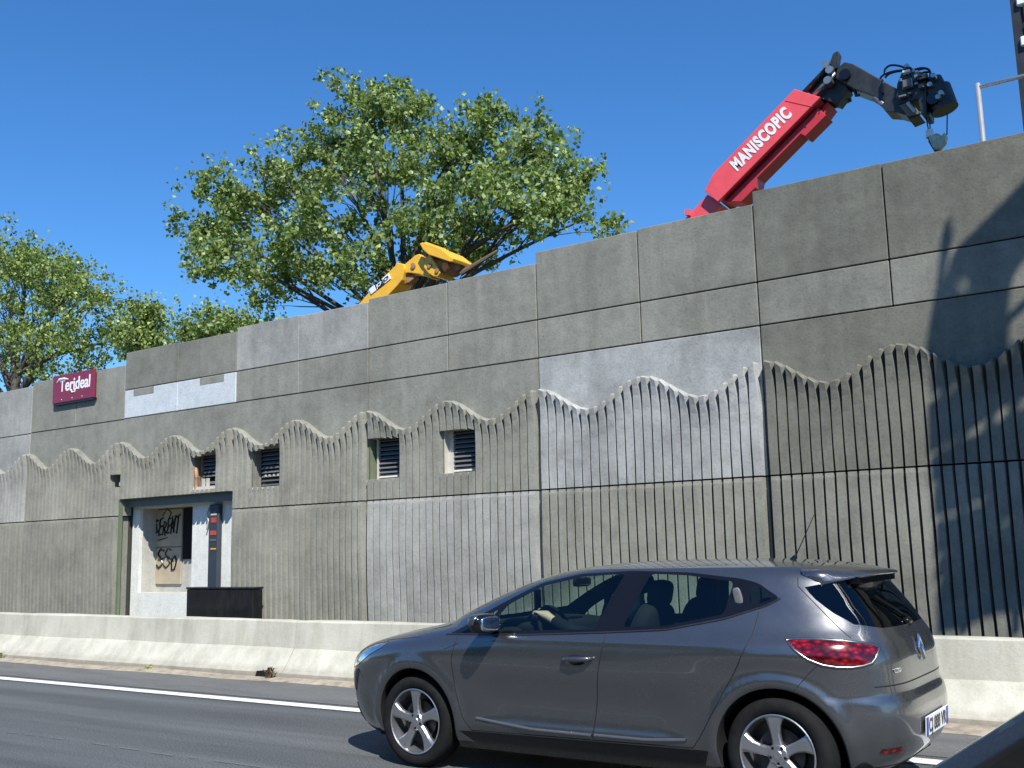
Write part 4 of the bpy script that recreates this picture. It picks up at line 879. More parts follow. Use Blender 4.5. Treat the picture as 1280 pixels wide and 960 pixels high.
def make_shell():
    NA, NS = 170, 110
    al = np.linspace(-PI / 2, PI / 2, NA); ss = np.linspace(0, 1, NS); A, Sg = np.meshgrid(al, ss, indexing='ij')
    jit = 0.0
    V = [Vector((a, s * 2.2)) for a, s in zip(A.ravel(), Sg.ravel())]; E = []
    for nm, lp in LOOPS.items():
        n0 = len(V); V += [Vector((a, float(s_of(z)) * 2.2)) for a, z in lp]; n = len(lp); E += [(n0 + i, n0 + (i + 1) % n) for i in range(n)]
    for lp in ARC:
        n0 = len(V); V += [Vector((a, float(s_of(z)) * 2.2)) for a, z in lp]; E += [(n0 + i, n0 + i + 1) for i in range(len(lp) - 1)]
    vo, eo, fo, *_ = delaunay_2d_cdt(V, E, [], 0, 1e-6, False)
    va = np.array([(v.x, v.y) for v in vo]); al = np.clip(va[:, 0], -PI / 2, PI / 2); z = fz(np.clip(va[:, 1] / 2.2, 0, 1))
    pts = body_pt(al, z); nr = nrm_(al, z)
    fo = np.array([f for f in fo if len(f) == 3]); ca = va[fo].mean(1); cz = fz(np.clip(ca[:, 1] / 2.2, 0, 1)); cp = body_pt(ca[:, 0], cz)
    reg = np.full(len(fo), 'body', dtype=object); done = np.zeros(len(fo), bool)
    cs = s_of(cz)
    for xc in (0.0, -2.589):
        h = (np.hypot(cp[:, 0] - xc, cp[:, 2] - .31) < .3612) & (cp[:, 1] < -.4); reg[h] = None; done |= h
    for nm in ('front_side_window', 'corner_window', 'rear_side_window', 'quarter_window', 'window_frame', 'windscreen', 'rear_window', 'headlamp', 'tail_lamp', 'front_door', 'rear_door', 'lower_sill'):
        lp = [(a, float(s_of(q)) * 2.2) for a, q in LOOPS[nm]]; h = inpoly(ca[:, 0], ca[:, 1], lp) & ~done; reg[h] = nm; done |= h
    h = (cz < .205) & (ca[:, 0] < 1.25) & ~done; reg[h] = 'lower_sill'
    # keep faces turned outwards
    p0, p1, p2 = pts[fo[:, 0]], pts[fo[:, 1]], pts[fo[:, 2]]; fn = np.cross(p1 - p0, p2 - p0); mid = (p0 + p1 + p2) / 3 - np.array([-1.3, 0, .6])
    flip = (fn * mid).sum(1) < 0; fo[flip] = fo[flip][:, ::-1]
    nf = np.zeros_like(pts)
    sgn = np.sign((nr * (pts - np.array([-1.3, 0, .6]))).sum(1)); nr = nr * sgn[:, None]
    return pts, nr, fo, reg
PTS, NRM, FAC, REG = make_shell()
def shell_mesh(name, both, side=1, off=0.0):
    sel = FAC[REG == name]; used = np.unique(sel); mp = np.full(len(PTS), -1); mp[used] = np.arange(len(used))
    p = PTS[used] + NRM[used] * off; q = NRM[used]; f = mp[sel]
    mir = np.array([1, -1, 1.0])
    if both: P_, Q_, F_ = np.vstack([p, p * mir]), np.vstack([q, q * mir]), np.vstack([f, f[:, ::-1] + len(p)])
    elif side < 0: P_, Q_, F_ = p * mir, q * mir, f[:, ::-1]
    else: P_, Q_, F_ = p, q, f
    me = bpy.data.meshes.new(name); me.from_pydata(P_.tolist(), [], F_.tolist()); me.polygons.foreach_set('use_smooth', [True] * len(F_))
    me.normals_split_custom_set_from_vertices([tuple(v) for v in Q_]); me.update(); return me
car = empty('hatchback_car', (CX, CY, 0), 'dark grey hatchback car driving left on the near lane', 'car')
def k_(b, nm, m, par=None, **kw): return b.build(nm, m, par or car, **kw)
body = link('body', shell_mesh('body', True), PAINT, car)
doors = {}
for s in (1, -1):
    fd = link('front_door', shell_mesh('front_door', False, s), PAINT, car); rd_ = link('rear_door', shell_mesh('rear_door', False, s), PAINT, car); doors[s] = (fd, rd_)
    link('window_frame', shell_mesh('window_frame', False, s), BLACK, car)
    link('side_window', shell_mesh('front_side_window', False, s), GLASS, fd); link('corner_window', shell_mesh('corner_window', False, s), GLASS, fd)
    link('side_window', shell_mesh('rear_side_window', False, s), GLASSD if False else GLASS, rd_); link('quarter_window', shell_mesh('quarter_window', False, s), GLASSD, car)
    link('headlamp', shell_mesh('headlamp', False, s), LAMPF, car); link('tail_lamp', shell_mesh('tail_lamp', False, s), LAMPR, car)
    link('sill', shell_mesh('lower_sill', False, s), BLACK, car)
link('windscreen', shell_mesh('windscreen', True), GLASS, car); link('rear_window', shell_mesh('rear_window', True), GLASSD, car)
def surf(pts_az, off):
    a = np.array([p[0] for p in pts_az]); z = np.array([p[1] for p in pts_az]); p = body_pt(a, z); q = nrm_(a, z)
    q = q * np.sign((q * (p - np.array([-1.3, 0, .6]))).sum(1))[:, None]; return p + q * off, q
def ribbon(pts_az, width, off, m, nm, par=None, closed=False, both=True, raised=0.0):
    p, q = surf(pts_az, 0); n = len(p); t = np.roll(p, -1, 0) - np.roll(p, 1, 0)
    if not closed: t[0] = p[1] - p[0]; t[-1] = p[-1] - p[-2]
    t /= np.linalg.norm(t, axis=1)[:, None] + 1e-9; b_ = np.cross(t, q)
    for s in ((1, -1) if both else (1,)):
        mir = np.array([1, s, 1.0]); o = MB(); r = raised
        rows = [p + b_ * width / 2 + q * (off - .004), p + b_ * width / 2 * .6 + q * (off + r), p - b_ * width / 2 * .6 + q * (off + r), p - b_ * width / 2 + q * (off - .004)]
        vs = np.stack(rows, 1).reshape(-1, 3) * mir; fs = []
        for i in range(n if closed else n - 1):
            j = (i + 1) % n
            for k in range(3): fs.append((4 * i + k, 4 * i + k + 1, 4 * j + k + 1, 4 * j + k))
        o.add(vs.tolist(), fs); k_(o, nm, m, par if not isinstance(par, dict) else par[s], smooth=True)
SEAM = plain('panel_gap', (.006, .006, .007), .7)
D0 = {s: doors[s][0] for s in doors}; D1 = {s: doors[s][1] for s in doors}
ribbon(XZ([(-2.20, .885), (-2.235, .73), (-2.215, .55), (-2.16, .36), (-2.10, .285), (-1.17, .295)], 0, False), .009, .0015, SEAM, 'door_gap')
ribbon(XZ([(-1.045, .938), (-1.10, .70), (-1.165, .295), (-.50, .305), (-.43, .40), (-.32, .57), (-.19, .78), (-.115, .93), (-.10, 1.07)], 0, False), .009, .0015, SEAM, 'door_gap')
ribbon(XZ([(-2.32, .895), (-1.6, .912), (-1.05, .938), (-.66, .961), (-.30, 1.027), (-.05, 1.106), (.012, 1.143)], 1, False), .012, .003, plain('belt_trim', (.05, .055, .065), .25, .6), 'belt_trim', raised=.004)
ribbon(XZ([(-2.18, .845), (-2.30, .80)], 0, False), .006, .001, SEAM, 'panel_gap')
ribbon(AZ([('r', .0, 1.315), ('r', .42, 1.30), ('x', .10, 1.283), ('x', .115, 1.20), ('x', .27, 1.065), ('x', .39, .965), ('x', .43, .925)])[:-60] if False else [(float(al_x(x, z)), z) for x, z in dens([(.085, 1.29), (.10, 1.21), (.24, 1.075), (.35, .97), (.40, .93)])], .007, .0015, SEAM, 'hatch_gap')
ribbon([(float(al_x(x, z)), z) for x, z in dens([(.255, .80), (.20, .75), (.12, .655)])], .006, .0015, SEAM, 'bumper_gap')
ribbon([(a, .672) for a in np.linspace(float(al_x(.50, .672)), PI / 2, 24)], .012, .001, SEAM, 'hatch_gap')
ribbon([(a, .235) for a in np.linspace(float(al_x(.34, .235)), PI / 2, 24)], .02, .002, BLACK, 'bumper_trim')
ribbon(LOOPS['headlamp'], .008, .0015, SEAM, 'lamp_gap', closed=True)
ribbon(LOOPS['tail_lamp'], .018, .001, PAINT, 'lamp_surround', closed=True, raised=.004)
ribbon(XZ([(-2.05, .365), (-1.6, .325), (-1.17, .322)], 1, False), .022, .002, CHROME if False else plain('sill_trim', (.16, .165, .17), .3, .6), 'door_moulding', par=D0, raised=.006)
ribbon(XZ([(-1.15, .325), (-.8, .325), (-.54, .345)], 1, False), .022, .002, plain('sill_trim_b', (.16, .165, .17), .3, .6), 'door_moulding', par=D1, raised=.006)
ribbon([(float(al_x(x, z)), z) for x, z in dens([(-2.56, .868), (-2.75, .852), (-2.95, .83)])], .006, .001, SEAM, 'bonnet_gap')
ribbon([(float(al_x(x, z)), z) for x, z in dens([(-3.14, .565), (-3.20, .62), (-3.235, .665)])], .006, .001, SEAM, 'bumper_gap')
# lower grille and fog lamp corner on the front bumper
def patch(loop, off, m, nm, both=True):
    for s in ((1, -1) if both else (1,)):
        p, q = surf(loop, off); c_, qc = p.mean(0), q.mean(0); a0 = np.mean([l[0] for l in loop]); z0 = np.mean([l[1] for l in loop]); cc, _ = surf([(a0, z0)], off)
        o = MB(); mir = np.array([1, s, 1.0]); n = len(p); inner, _ = surf([((l[0] + a0) / 2, (l[1] + z0) / 2) for l in loop], off)
        o.add((np.vstack([p, inner, cc]) * mir).tolist(), [(i, (i + 1) % n, n + (i + 1) % n, n + i) for i in range(n)] + [(n + i, n + (i + 1) % n, 2 * n) for i in range(n)]); k_(o, nm, m, smooth=True)
patch(XZ([(-3.31, .50), (-3.27, .62), (-3.19, .62), (-3.21, .57), (-3.27, .44)]), .003, BLACK, 'fog_lamp_recess')
patch(XZ([(-3.30, .20), (-3.36, .36), (-3.30, .37), (-3.22, .25)], 1), .003, MATTE, 'air_intake')
patch(AZ([('r', .50, .345), ('r', .62, .345), ('r', .625, .322), ('r', .5, .318)]), .004, LAMPR, 'reflector')
# wheel housings, arch lips, floor
for xc in (0.0, -2.589):
    for s in (1, -1):
        an = np.linspace(-.30, PI + .30, 40); o = MB(); vs = []
        for a in an:
            x, z = xc + .360 * math.cos(a), .31 + .360 * math.sin(a); z = max(z, .16)
            p = body_pt(al_x(x, z), z); y = p[1] * s
            for (rr, yy) in ((.364, y), (.352, y + .004 * s), (.350, y + .05 * s), (.372, -.45 * s)): vs.append((xc + rr * math.cos(a), yy, .31 + rr * math.sin(a)))
        o.add(vs, [(4 * i + k, 4 * i + k + 1, 4 * i + k + 5, 4 * i + k + 4) for i in range(len(an) - 1) for k in range(3)])
        o.mi = [0 if (j % 3) < 1 else 1 for j in range(len(o.f))]
        k_(o, 'wheel_arch', [PAINT, MATTE], smooth=True)
k_(MB().box((-3.05, -.66, .16), (.45, .66, .24)), 'underbody', MATTE)
k_(MB().box((-3.0, -.46, .24), (-2.15, .46, .62)), 'engine_bay', MATTE)
k_(MB().box((-.45, -.46, .24), (.45, .46, .55)), 'boot_floor', MATTE)
k_(MB().cbox((-2.15, -.76, .24), (-.45, .76, .30), .02), 'cabin_floor', DASH)
# wheels
def wheel_meshes():
    ty = MB().lathe([(.214, .016), (.232, .002), (.262, -.004), (.286, .004), (.300, .022), (.305, .040), (.305, .158), (.298, .180), (.262, .198), (.228, .194), (.214, .18)], 56, 'y')
    rim = MB().lathe([(.2165, .010), (.219, .004), (.214, .001), (.208, .006), (.203, .03), (.196, .06), (.196, .17)], 56, 'y')
    hub = [(0, .010), (.022, .008), (.026, .012), (.050, .014), (.060, .024), (.060, .06), (0, .06)]; rim.lathe(hub, 30, 'y')
    for k in range(5):
        a = R(92) + 2 * PI * k / 5; rows = []
        for r, hw, y in ((.040, .030, .018), (.075, .027, .020), (.11, .0275, .017), (.15, .034, .012), (.18, .045, .009), (.207, .060, .008)):
            tw = .010 * math.sin((r - .04) / .17 * PI)
            ring = [(-hw, y + .032), (-hw, y + .009), (-hw * .74, y), (hw * .62, y + .001), (hw, y + .012), (hw, y + .032)]
            rows += [(r * math.cos(a) - (u + tw) * math.sin(a), v, r * math.sin(a) + (u + tw) * math.cos(a)) for u, v in ring]
        rim.add(rows, [(6 * i + j, 6 * i + (j + 1) % 6, 6 * i + 6 + (j + 1) % 6, 6 * i + 6 + j) for i in range(5) for j in range(6)])
    br = MB().lathe([(0, .075), (.135, .075), (.135, .09), (0, .09)], 30, 'y'); br.lathe([(.0, .13), (.197, .13), (.197, .14), (0, .14)], 24, 'y')
    lug = MB()
    for k in range(5):
        a = R(56) + 2 * PI * k / 5; lug.lathe([(0, .0125), (.0085, .0125), (.0095, .016), (.0095, .03)], 10, 'y', (.044 * math.cos(a), 0, .044 * math.sin(a)))
    return ty, rim, br, lug
ty, rim, br, lug = wheel_meshes()
wm = []
for nm, b_, m in (('tyre', ty, RUBBER), ('rim', rim, ALLOY), ('brake_disc', br, plain('dark_brake', (.05, .05, .05), .5, .5)), ('wheel_nut', lug, BLACK)):
    me = b_.mesh(nm); bm = bmesh.new(); bm.from_mesh(me); bmesh.ops.recalc_face_normals(bm, faces=bm.faces[:]); bm.to_mesh(me); bm.free()
    me.materials.append(m); me.polygons.foreach_set('use_smooth', [nm == 'tyre'] * len(me.polygons)); wm.append((nm, me))
for i, (x, s) in enumerate(((0, 1), (-2.589, 1), (0, -1), (-2.589, -1))):
    wh = empty('wheel', (x, -.838 * s, .305)); wh.parent = car; wh.rotation_euler = (0, (.0, .06, .5, .9)[i], 0 if s > 0 else PI)
    for nm, me in wm: link(nm, me, None, wh)
# lumps for soft shapes
def sell(c, r, e=.5, nu=24, nv=14, rot=None):
    b_ = MB(); vs = []; sp = lambda v, p: math.copysign(abs(v) ** p, v)
    for j in range(nv + 1):
        ph = -PI / 2 + PI * j / nv
        for i in range(nu):
            th = 2 * PI * i / nu; v = Vector((r[0] * sp(math.cos(ph), e) * sp(math.cos(th), e), r[1] * sp(math.cos(ph), e) * sp(math.sin(th), e), r[2] * sp(math.sin(ph), e)))
            if rot: v = rot @ v
            vs.append(v + Vector(c))
    b_.add(vs, [(j * nu + i, j * nu + (i + 1) % nu, (j + 1) * nu + (i + 1) % nu, (j + 1) * nu + i) for j in range(nv) for i in range(nu)]); return b_
Ry = lambda d: Matrix.Rotation(R(d), 3, 'Y'); Rz = lambda d: Matrix.Rotation(R(d), 3, 'Z')
# mirrors, handles, antenna, spoiler, wiper, badge, plate
for s in (1, -1):
    mr = k_(sell((-1.885, -.955 * s, .985), (.052, .115, .062), .62, rot=Rz(-8 * s)), 'door_mirror', BLACK, smooth=True)
    k_(sell((-1.90, -.96 * s, 1.003), (.050, .112, .046), .62, rot=Rz(-8 * s)), 'mirror_cap', PAINT, mr, smooth=True)
    k_(sell((-1.838, -.955 * s, .985), (.010, .092, .046), .5, rot=Rz(-8 * s)), 'mirror_glass', CHROME, mr, smooth=True)
    k_(MB().tube([(-1.93, -.80 * s, .925), (-1.90, -.86 * s, .945), (-1.885, -.90 * s, .955)], [.035, .025, .028], 10), 'mirror_arm', BLACK, mr, smooth=True)
    y = -float(-body_pt(al_x(-1.25, .775), .775)[1]) * s
    k_(sell((-1.25, y + .006 * s, .770), (.075, .012, .038), .9), 'handle_cup', MATTE, doors[s][0], smooth=True)
    k_(MB().tube([(-1.345, y - .005 * s, .772), (-1.32, y - .032 * s, .776), (-1.25, y - .042 * s, .779), (-1.16, y - .032 * s, .782), (-1.135, y - .005 * s, .783)], [.012, .015, .016, .015, .012], 10), 'door_handle', PAINT, doors[s][0], smooth=True)
    hb = -float(-body_pt(al_x(-.235, 1.14), 1.14)[1]) * s
    k_(sell((-.232, hb, 1.145), (.026, .012, .062), .6, rot=Ry(-12)), 'hidden_door_handle', LOUV, doors[s][1], smooth=True)
k_(MB().tube([(-.14, 0, 1.345), (-.12, 0, 1.375)], [.022, .012], 10), 'antenna_base', BLACK); k_(MB().tube([(-.12, 0, 1.37), (.02, 0, 1.63)], [.004, .0025], 6), 'antenna', BLACK)
sp_ = MB(); rows = []
for t in np.linspace(-1, 1, 21):
    y = .565 * t; e = abs(t) ** 3; zt = 1.334 - .05 * abs(t) ** 3.5
    rows += [(.02 + .09 * e, y, zt + .008), (.25, y, zt - .020), (.455 - .24 * e, y * .97, zt - .055), (.465 - .24 * e, y * .97, zt - .067), (.43 - .24 * e, y * .97, zt - .080), (.16 - .02 * e, y * .97, zt - .070)]
sp_.add(rows, [(6 * i + j, 6 * i + (j + 1) % 6, 6 * i + 6 + (j + 1) % 6, 6 * i + 6 + j) for i in range(20) for j in range(6)] + [tuple(range(6)), tuple(range(125, 119, -1))])
spo = k_(sp_, 'roof_spoiler', PAINT, smooth=True)
k_(MB().box((.24, -.40, 1.215), (.38, .40, 1.255)), 'spoiler_underside', BLACK)
pw = [body_pt(al_y(y, z, False), z) for y, z in ((.02, 1.0), (.12, 1.045), (.30, 1.13))]
k_(MB().tube([(p[0] + .012, p[1], p[2] + .01) for p in pw], .008, 6), 'rear_wiper', BLACK)
k_(sell((pw[0][0] + .01, 0, .985), (.03, .05, .02), .7), 'wiper_hub', BLACK, smooth=True)
def badge():
    b_ = MB(); z0 = .835; xx = float(fxr(z0)) + .006; vs = []
    for (h, v, xo) in ((.058, .078, 0), (.046, .064, .012), (.026, .038, .012), (.018, .028, 0)):
        vs += [(xx + xo - (.0) , -h, z0), (xx + xo - .012, 0, z0 + v), (xx + xo, h, z0), (xx + xo + .012, 0, z0 - v)]
    b_.add(vs, [(4 * i + j, 4 * i + (j + 1) % 4, 4 * i + 4 + (j + 1) % 4, 4 * i + 4 + j) for i in range(3) for j in range(4)]); k_(b_, 'diamond_badge', CHROME)
badge()
def on_rear(y, z, off=.004): 
    p, q = surf([(float(al_y(abs(y), z, False)), z)], off); p = p[0]; return Vector((p[0], p[1] if y <= 0 else -p[1], p[2]))
pl = empty('number_plate', on_rear(0, .42, .01)); pl.parent = car; pl.rotation_euler = (0, R(4), 0)
MB().cbox((.0, -.26, -.055), (.008, .26, .055), .003).build('plate', WHITE, pl)
for y0 in (-.26, .215): MB().box((.008, y0, -.052), (.0095, y0 + .045, .052)).build('blue_band', plain('plate_blue', (.02, .06, .35), .4), pl)
bpy.context.view_layer.update()
tx = text('CJ 888 VR', .105, BLACK, pl, pl.matrix_world @ frame((.0095, -.205, -.036), (0, 1, 0), (0, 0, 1)), .001, 'plate_number', offset=.002)
bpy.context.view_layer.update(); tx.scale = (.41 / max(tx.dimensions.x, .01), 1, 1)
rp = on_rear(-.16, .76); t2 = text('CLIO', .035, CHROME, car, car.matrix_world @ frame(on_rear(-.50, .735, .003), (on_rear(-.40, .735) - on_rear(-.50, .735)), (0, 0, 1)), .002, 'model_lettering', offset=.001)
# interior
k_(sell((-2.12, 0, .83), (.30, .70, .13), .45, 30, 14), 'dashboard', DASH, smooth=True)
k_(sell((-1.93, -.36, .935), (.15, .20, .055), .6), 'instrument_hood', DASH, smooth=True)
sw = MB(); Rt = Matrix.Rotation(R(-24), 3, 'Y'); c0_ = Vector((-1.70, -.37, .89)); vs = []
for i in range(36):
    a = 2 * PI * i / 36
    for j in range(8):
        e = 2 * PI * j / 8; v = Vector((.015 * math.sin(e), (.185 + .015 * math.cos(e)) * math.cos(a), (.185 + .015 * math.cos(e)) * math.sin(a))); vs.append(Rt @ v + c0_)
sw.add(vs, [(i * 8 + j, i * 8 + (j + 1) % 8, ((i + 1) % 36) * 8 + (j + 1) % 8, ((i + 1) % 36) * 8 + j) for i in range(36) for j in range(8)])
for a in (0, PI, -PI / 2): sw.tube([Rt @ Vector((.0, .03 * math.cos(a), .03 * math.sin(a))) + c0_, Rt @ Vector((0, .18 * math.cos(a), .18 * math.sin(a))) + c0_], .018, 6)
k_(sw, 'steering_wheel', DASH, smooth=True)
k_(sell((-1.72, .02, 1.215), (.018, .115, .034), .5), 'rear_view_mirror', BLACK, smooth=True); k_(MB().tube([(-1.73, .02, 1.24), (-1.80, .02, 1.28)], .012, 8), 'mirror_stalk', BLACK)
for yy in (-.37, .37):
    st_ = k_(sell((-1.33, yy, .52), (.27, .24, .10), .55), 'front_seat', SEATM, smooth=True)
    k_(sell((-1.02, yy, .79), (.075, .235, .32), .5, rot=Ry(18)), 'seat_back', SEATM, st_, smooth=True); k_(sell((-.90, yy, 1.155), (.05, .125, .085), .55, rot=Ry(12)), 'headrest', SEATM, st_, smooth=True)
rs = k_(sell((-.55, 0, .50), (.25, .66, .11), .45), 'rear_seat', SEATM, smooth=True); k_(sell((-.26, 0, .78), (.08, .66, .26), .45, rot=Ry(18)), 'seat_back', SEATM, rs, smooth=True)
for yy in (-.34, .0, .34): k_(sell((-.18, yy, 1.07), (.04, .11, .06), .55), 'headrest', SEATM, rs, smooth=True)
k_(sell((.2, 0, .96), (.28, .60, .02), .4), 'parcel_shelf', DASH, smooth=True)
k_(sell((-.75, 0, 1.295), (.60, .40, .006), .4), 'roof_lining', DASH, smooth=True)

# ------------------------------------------------------------------ the driver
def skinned(name, joints, bones, m, parent):
    me = bpy.data.meshes.new(name); ks = list(joints); me.from_pydata([joints[k][0] for k in ks], [(ks.index(a), ks.index(b)) for a, b in bones], [])
    o = bpy.data.objects.new(name, me); C.objects.link(o); me.materials.append(m)
    if parent: o.parent = parent
    md = o.modifiers.new('skin', 'SKIN'); md.use_smooth_shade = True
    for i, k in enumerate(ks): me.skin_vertices[0].data[i].radius = (joints[k][1],) * 2
    me.skin_vertices[0].data[0].use_root = True
    sb = o.modifiers.new('sub', 'SUBSURF'); sb.levels = 1; sb.render_levels = 2
    return o
yD = -.37
J = {'pelvis': ((-1.16, yD, .64), .14), 'waist': ((-1.12, yD, .78), .125), 'chest': ((-1.08, yD, .95), .135), 'neck': ((-1.06, yD, 1.06), .055), 'chin': ((-1.09, yD, 1.12), .062), 'head': ((-1.08, yD, 1.19), .082), 'crown': ((-1.06, yD, 1.255), .062), 'nose': ((-1.175, yD, 1.17), .014),
     'shL': ((-1.09, yD - .19, .98), .058), 'elL': ((-1.33, yD - .23, .87), .044), 'wrL': ((-1.63, yD - .165, .985), .029), 'paL': ((-1.70, yD - .16, 1.03), .034),
     'shR': ((-1.09, yD + .19, .98), .058), 'elR': ((-1.28, yD + .26, .76), .044), 'wrR': ((-1.55, yD + .20, .87), .029), 'paR': ((-1.63, yD + .18, .90), .033),
     'hipL': ((-1.20, yD - .10, .62), .085), 'knL': ((-1.60, yD - .12, .66), .062), 'anL': ((-1.86, yD - .10, .40), .045), 'toL': ((-1.99, yD - .10, .36), .035),
     'hipR': ((-1.20, yD + .10, .62), .085), 'knR': ((-1.60, yD + .12, .66), .062), 'anR': ((-1.86, yD + .10, .40), .045), 'toR': ((-1.99, yD + .10, .36), .035)}
BN = [('pelvis', 'waist'), ('waist', 'chest'), ('chest', 'neck'), ('neck', 'chin'), ('chin', 'head'), ('head', 'crown'), ('head', 'nose'), ('chest', 'shL'), ('shL', 'elL'), ('elL', 'wrL'), ('wrL', 'paL'), ('chest', 'shR'), ('shR', 'elR'), ('elR', 'wrR'), ('wrR', 'paR'), ('pelvis', 'hipL'), ('hipL', 'knL'), ('knL', 'anL'), ('anL', 'toL'), ('pelvis', 'hipR'), ('hipR', 'knR'), ('knR', 'anR'), ('anR', 'toR')]
for sd in 'LR':
    pc = Vector(J['pa' + sd][0])
    for f in range(4):
        oy = -.030 + .020 * f; l = (.9, 1.05, 1.0, .8)[f]
        a = pc + Vector((-.030, oy, .004)); b_ = a + Vector((-.030 * l, 0, .006)); c_ = b_ + Vector((-.014 * l, 0, -.024 * l))
        for n_, p_, r_ in (('a', a, .0095), ('b', b_, .009), ('c', c_, .008)): J[f'f{sd}{f}{n_}'] = (p_[:], r_)
        BN += [('pa' + sd, f'f{sd}{f}a'), (f'f{sd}{f}a', f'f{sd}{f}b'), (f'f{sd}{f}b', f'f{sd}{f}c')]
    t1 = pc + Vector((.012, .045, -.004)); t2_ = t1 + Vector((-.03, .012, -.018)); J[f't{sd}a'] = (t1[:], .010); J[f't{sd}b'] = (t2_[:], .0085)
    BN += [('pa' + sd, f't{sd}a'), (f't{sd}a', f't{sd}b')]
per = skinned('person', J, BN, SKIN, None); per.location = (CX, CY, 0)
tag(per, 'driver in dark long sleeves with a hand raised on the wheel', 'person')
CK = ['pelvis', 'waist', 'chest', 'shL', 'elL', 'wrL', 'shR', 'elR', 'wrR', 'hipL', 'knL', 'anL', 'hipR', 'knR', 'anR']
JC = {k: (J[k][0], J[k][1] + .014) for k in CK}; skinned('clothing', JC, [b_ for b_ in BN if b_[0] in CK and b_[1] in CK], CLOTH, per)
hr = sell((-1.045, yD, 1.225), (.095, .085, .075), .9); hr.build('hair', plain('dark_hair', (.02, .015, .012), .7), per, smooth=True)
ph = MB().cbox((-1.80, -.50, 1.055), (-1.785, -.42, 1.185), .005); o = ph.build('phone_holder', BLACK); o.location = (CX, CY, 0)
MB().tube([(-1.79, -.46, 1.07), (-1.86, -.46, 1.0), (-1.93, -.44, .97)], .012, 6).build('holder_arm', BLACK, o); tag(o, 'black phone in a holder behind the hatchback windscreen', 'phone')

# ------------------------------------------------------------------ near car door at the bottom right corner
nd = empty('car_door', (0, .75, 0), 'dark blue car door edge with black window seal, bottom right corner', 'car door'); bpy.context.view_layer.update()
def nsub(b_, nm, m, **k):
    o = b_.build(nm, m, nd, **k); o.matrix_parent_inverse = nd.matrix_world.inverted(); return o
A_, B_ = P(1165, 960, .76), P(1280, 888, .76); u = Vector((B_.x - A_.x, B_.z - A_.z)).normalized(); nn_ = Vector((-u.y, u.x))
line = lambda off: [Vector((A_.x, A_.z)) + u * s + nn_ * off for s in (-.75, .28)]
def band(o0, o1, y0, y1, nm, m, bev=.003):
    (a, c), (d, e) = line(o0), line(o1); nsub(MB().prism([(a.x, a.y), (c.x, c.y), (e.x, e.y), (d.x, d.y)], y0, y1), nm, m, bevel=bev)
band(0, -.016, .745, .775, 'outer_edge', PAINTB); band(-.012, -.034, .722, .744, 'window_seal', RUBBER)
(a, c) = line(-.036); 
nsub(MB().prism([(a.x, a.y), (c.x, c.y), (c.x + .25, c.y + .02), (c.x + .38, c.y - .15), (c.x + .38, .32), (a.x, .32)], .63, .721), 'inner_panel', PAINTB, bevel=.02)
(a, c) = line(-.018)
nsub(MB().prism([(a.x, a.y), (c.x, c.y), (c.x + .25, c.y + .02), (c.x + .38, c.y - .15), (c.x + .38, .28), (a.x, .28)], .746, .80), 'outer_panel', PAINTB, bevel=.01)

# ------------------------------------------------------------------ unseen, added gantry past the right picture edge: shaped only to throw the wall shadow
YG = 7.0
def G_(px, py, dy=0):
    q = P(px, py, YW - .03); q = q + SUN * ((YW - .03 - YG - dy) / -SUN.y); return (q.x, q.z)
gt = empty('shadow_caster', (G_(1420, 600)[0], 8.45, 0), 'added, unseen steel gantry beyond the right picture edge shading the wall', 'framework'); bpy.context.view_layer.update()
def gsub(b_, nm, m=BLKM, y0=0.0, y1=.06, **k):
    o = b_.build(nm, m, gt, **k); o.matrix_parent_inverse = gt.matrix_world.inverted(); return o
def plate(nm, pts, th=.05, dy=0): gsub(MB().prism([G_(*p, dy + th / 2) for p in pts], YG + dy, YG + dy + th), nm, STEEL)  # added shadow caster: outline of the wall shadow carried back along the sun
plate('shadow_panel', [(1300, 203), (1195, 308), (1189, 330), (1192, 336), (1213, 338), (1216, 345), (1275, 325), (1300, 300)])
plate('shadow_panel', [(1189, 330), (1192, 336), (1196, 350), (1206, 362), (1214, 362), (1216, 345), (1275, 325), (1266, 350), (1262, 372), (1262, 384), (1180, 384), (1183, 350)], dy=.07)
plate('shadow_panel', [(1180, 383), (1238, 383), (1239, 398), (1246, 414), (1250, 412), (1246, 392), (1240, 383), (1262, 383), (1262, 432), (1176, 434)], dy=.14)
plate('mast', [(1187, 266), (1192, 292), (1183, 330), (1168, 450), (1158, 452), (1178, 330), (1181, 292)], dy=.21)
plate('brace', [(1300, 352), (1300, 362), (1262, 398), (1260, 390)], dy=.28)
plate('post', [(1188, 430), (1200, 430), (1200, 452), (1186, 452)], .05, .07); plate('post', [(1252, 430), (1264, 430), (1266, 450), (1252, 450)], .05, .07)
plate('brace', [(1216, 430), (1222, 430), (1208, 450), (1203, 450)], .04, 0)
rl_ = random.Random(5)
def strip(x0, y0, x1, y1, w0, w1, dy):                              # slanting piece leaving light gaps in the shadow, outline slightly uneven
    n = 7; up_ = []; dn = []
    for i in range(n + 1):
        t = i / n; x = x0 + (x1 - x0) * t; y = y0 + (y1 - y0) * t; w_ = w0 + (w1 - w0) * t
        up_.append((x, y - w_ / 2 + rl_.uniform(-2.5, 2.5))); dn.append((x, y + w_ / 2 + rl_.uniform(-2.5, 2.5)))
    plate('shade_plate', up_ + dn[::-1], dy=dy)
for (y0, y1, w0, w1, x0) in ((476, 440, 42, 18, 1163), (545, 478, 60, 42, 1158), (598, 556, 30, 68, 1160), (640, 606, 33, 29, 1163), (688, 636, 38, 26, 1165), (724, 678, 20, 38, 1167), (770, 737, 58, 68, 1169)):
    strip(x0, y0, 1300, y1 - 12, w0, w1, rl_.choice((0, .07, .14)))
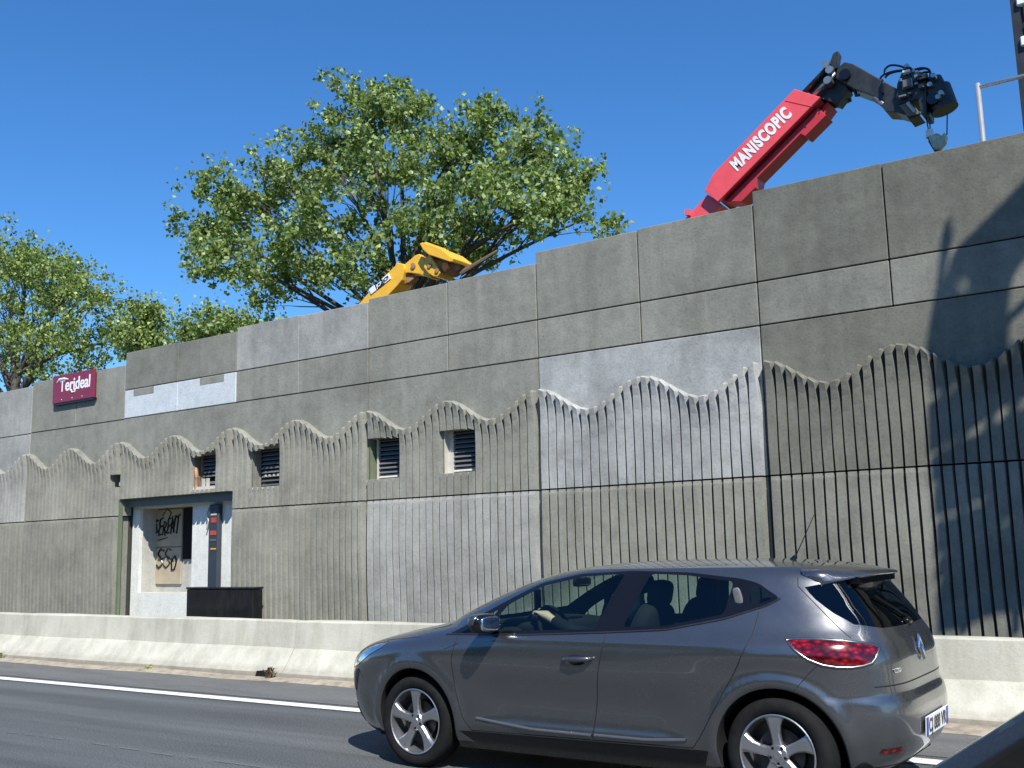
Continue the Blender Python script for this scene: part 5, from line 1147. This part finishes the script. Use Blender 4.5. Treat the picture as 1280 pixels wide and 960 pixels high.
for (x, y0, y1) in ((1196, 440, 800), (1232, 440, 640), (1262, 440, 800), (1176, 440, 560)): plate('post', [(x - 4, y0), (x + 4, y0), (x + 7, y1), (x - 2, y1)], .04, .2)
plate('shade_plate', [(1300, 203), (1480, 60), (1480, 820), (1300, 802)], dy=.02)
for px in (1420, 1470):
    gx = G_(px, 600)[0]; gsub(MB().box((gx - .08, 8.42, .0), (gx + .08, 8.56, 9.5)), 'leg'); gsub(MB().box((gx - .06, YG + .1, 9.1), (gx + .06, 8.41, 9.3)), 'arm')
# ------------------------------------------------------------------ the other side of the motorway, behind the camera: unseen wall and trees added to darken the car's reflections
b = MB(); b.box((-90, -13.2, -.02), (90, -12.9, 2.6)); tag(b.build('opposite_wall', T2), 'unseen grey concrete wall added opposite to darken car reflections', 'wall')
rg = np.random.default_rng(4); b = MB()
for k in range(46):
    x = -90 + 4 * k + rg.uniform(-1, 1); h = rg.uniform(5.5, 8.5)
    bm = bmesh.new(); bmesh.ops.create_icosphere(bm, subdivisions=3, radius=1.0)
    b.add([(x + v.co.x * 3.2 * (1 + .25 * rg.normal()), -17 + v.co.y * 2.6 * (1 + .2 * rg.normal()), h * .5 + v.co.z * h * .5 * (1 + .12 * rg.normal())) for v in bm.verts], [[v.index for v in f.verts] for f in bm.faces]); bm.free()
tag(b.build('tree_belt', LEAF), 'dense unseen tree belt added to darken car reflections', kind='stuff')
# ------------------------------------------------------------------ weeds rooted in the grit at the barrier joints
def weed(x, y, h, n, lab, seed):
    rd = random.Random(seed); b = MB()
    for i in range(n):
        a = rd.uniform(0, 2 * PI); l = h * rd.uniform(.5, 1.1); d = Vector((math.cos(a), math.sin(a) * .6, 0)); p0 = Vector((x + rd.uniform(-.06, .06), y + rd.uniform(-.03, .03), .02))
        p1 = p0 + d * l * .35 + Vector((0, 0, l * .7)); p2 = p0 + d * l * .8 + Vector((0, 0, l * rd.uniform(.5, .9))); w_ = Vector((-d.y, d.x, 0)) * .012
        b.add([p0 - w_ * .4, p0 + w_ * .4, p1 + w_, p2, p1 - w_], [(0, 1, 2, 4), (4, 2, 3)])
    tag(b.build('weed', LEAF2 if seed % 2 else plain('dry_stalk', (.16, .12, .06), .9)), lab, 'weed', 'weeds at the barrier foot')
weed(-9.62, 8.80, .16, 26, 'dry weed tuft by the barrier joint below the black box', 2)
weed(-15.5, 8.80, .12, 18, 'green weed tuft at the far left barrier joint', 3)
weed(-11.9, 8.79, .09, 14, 'small green weed at the barrier foot below the doorway', 5)
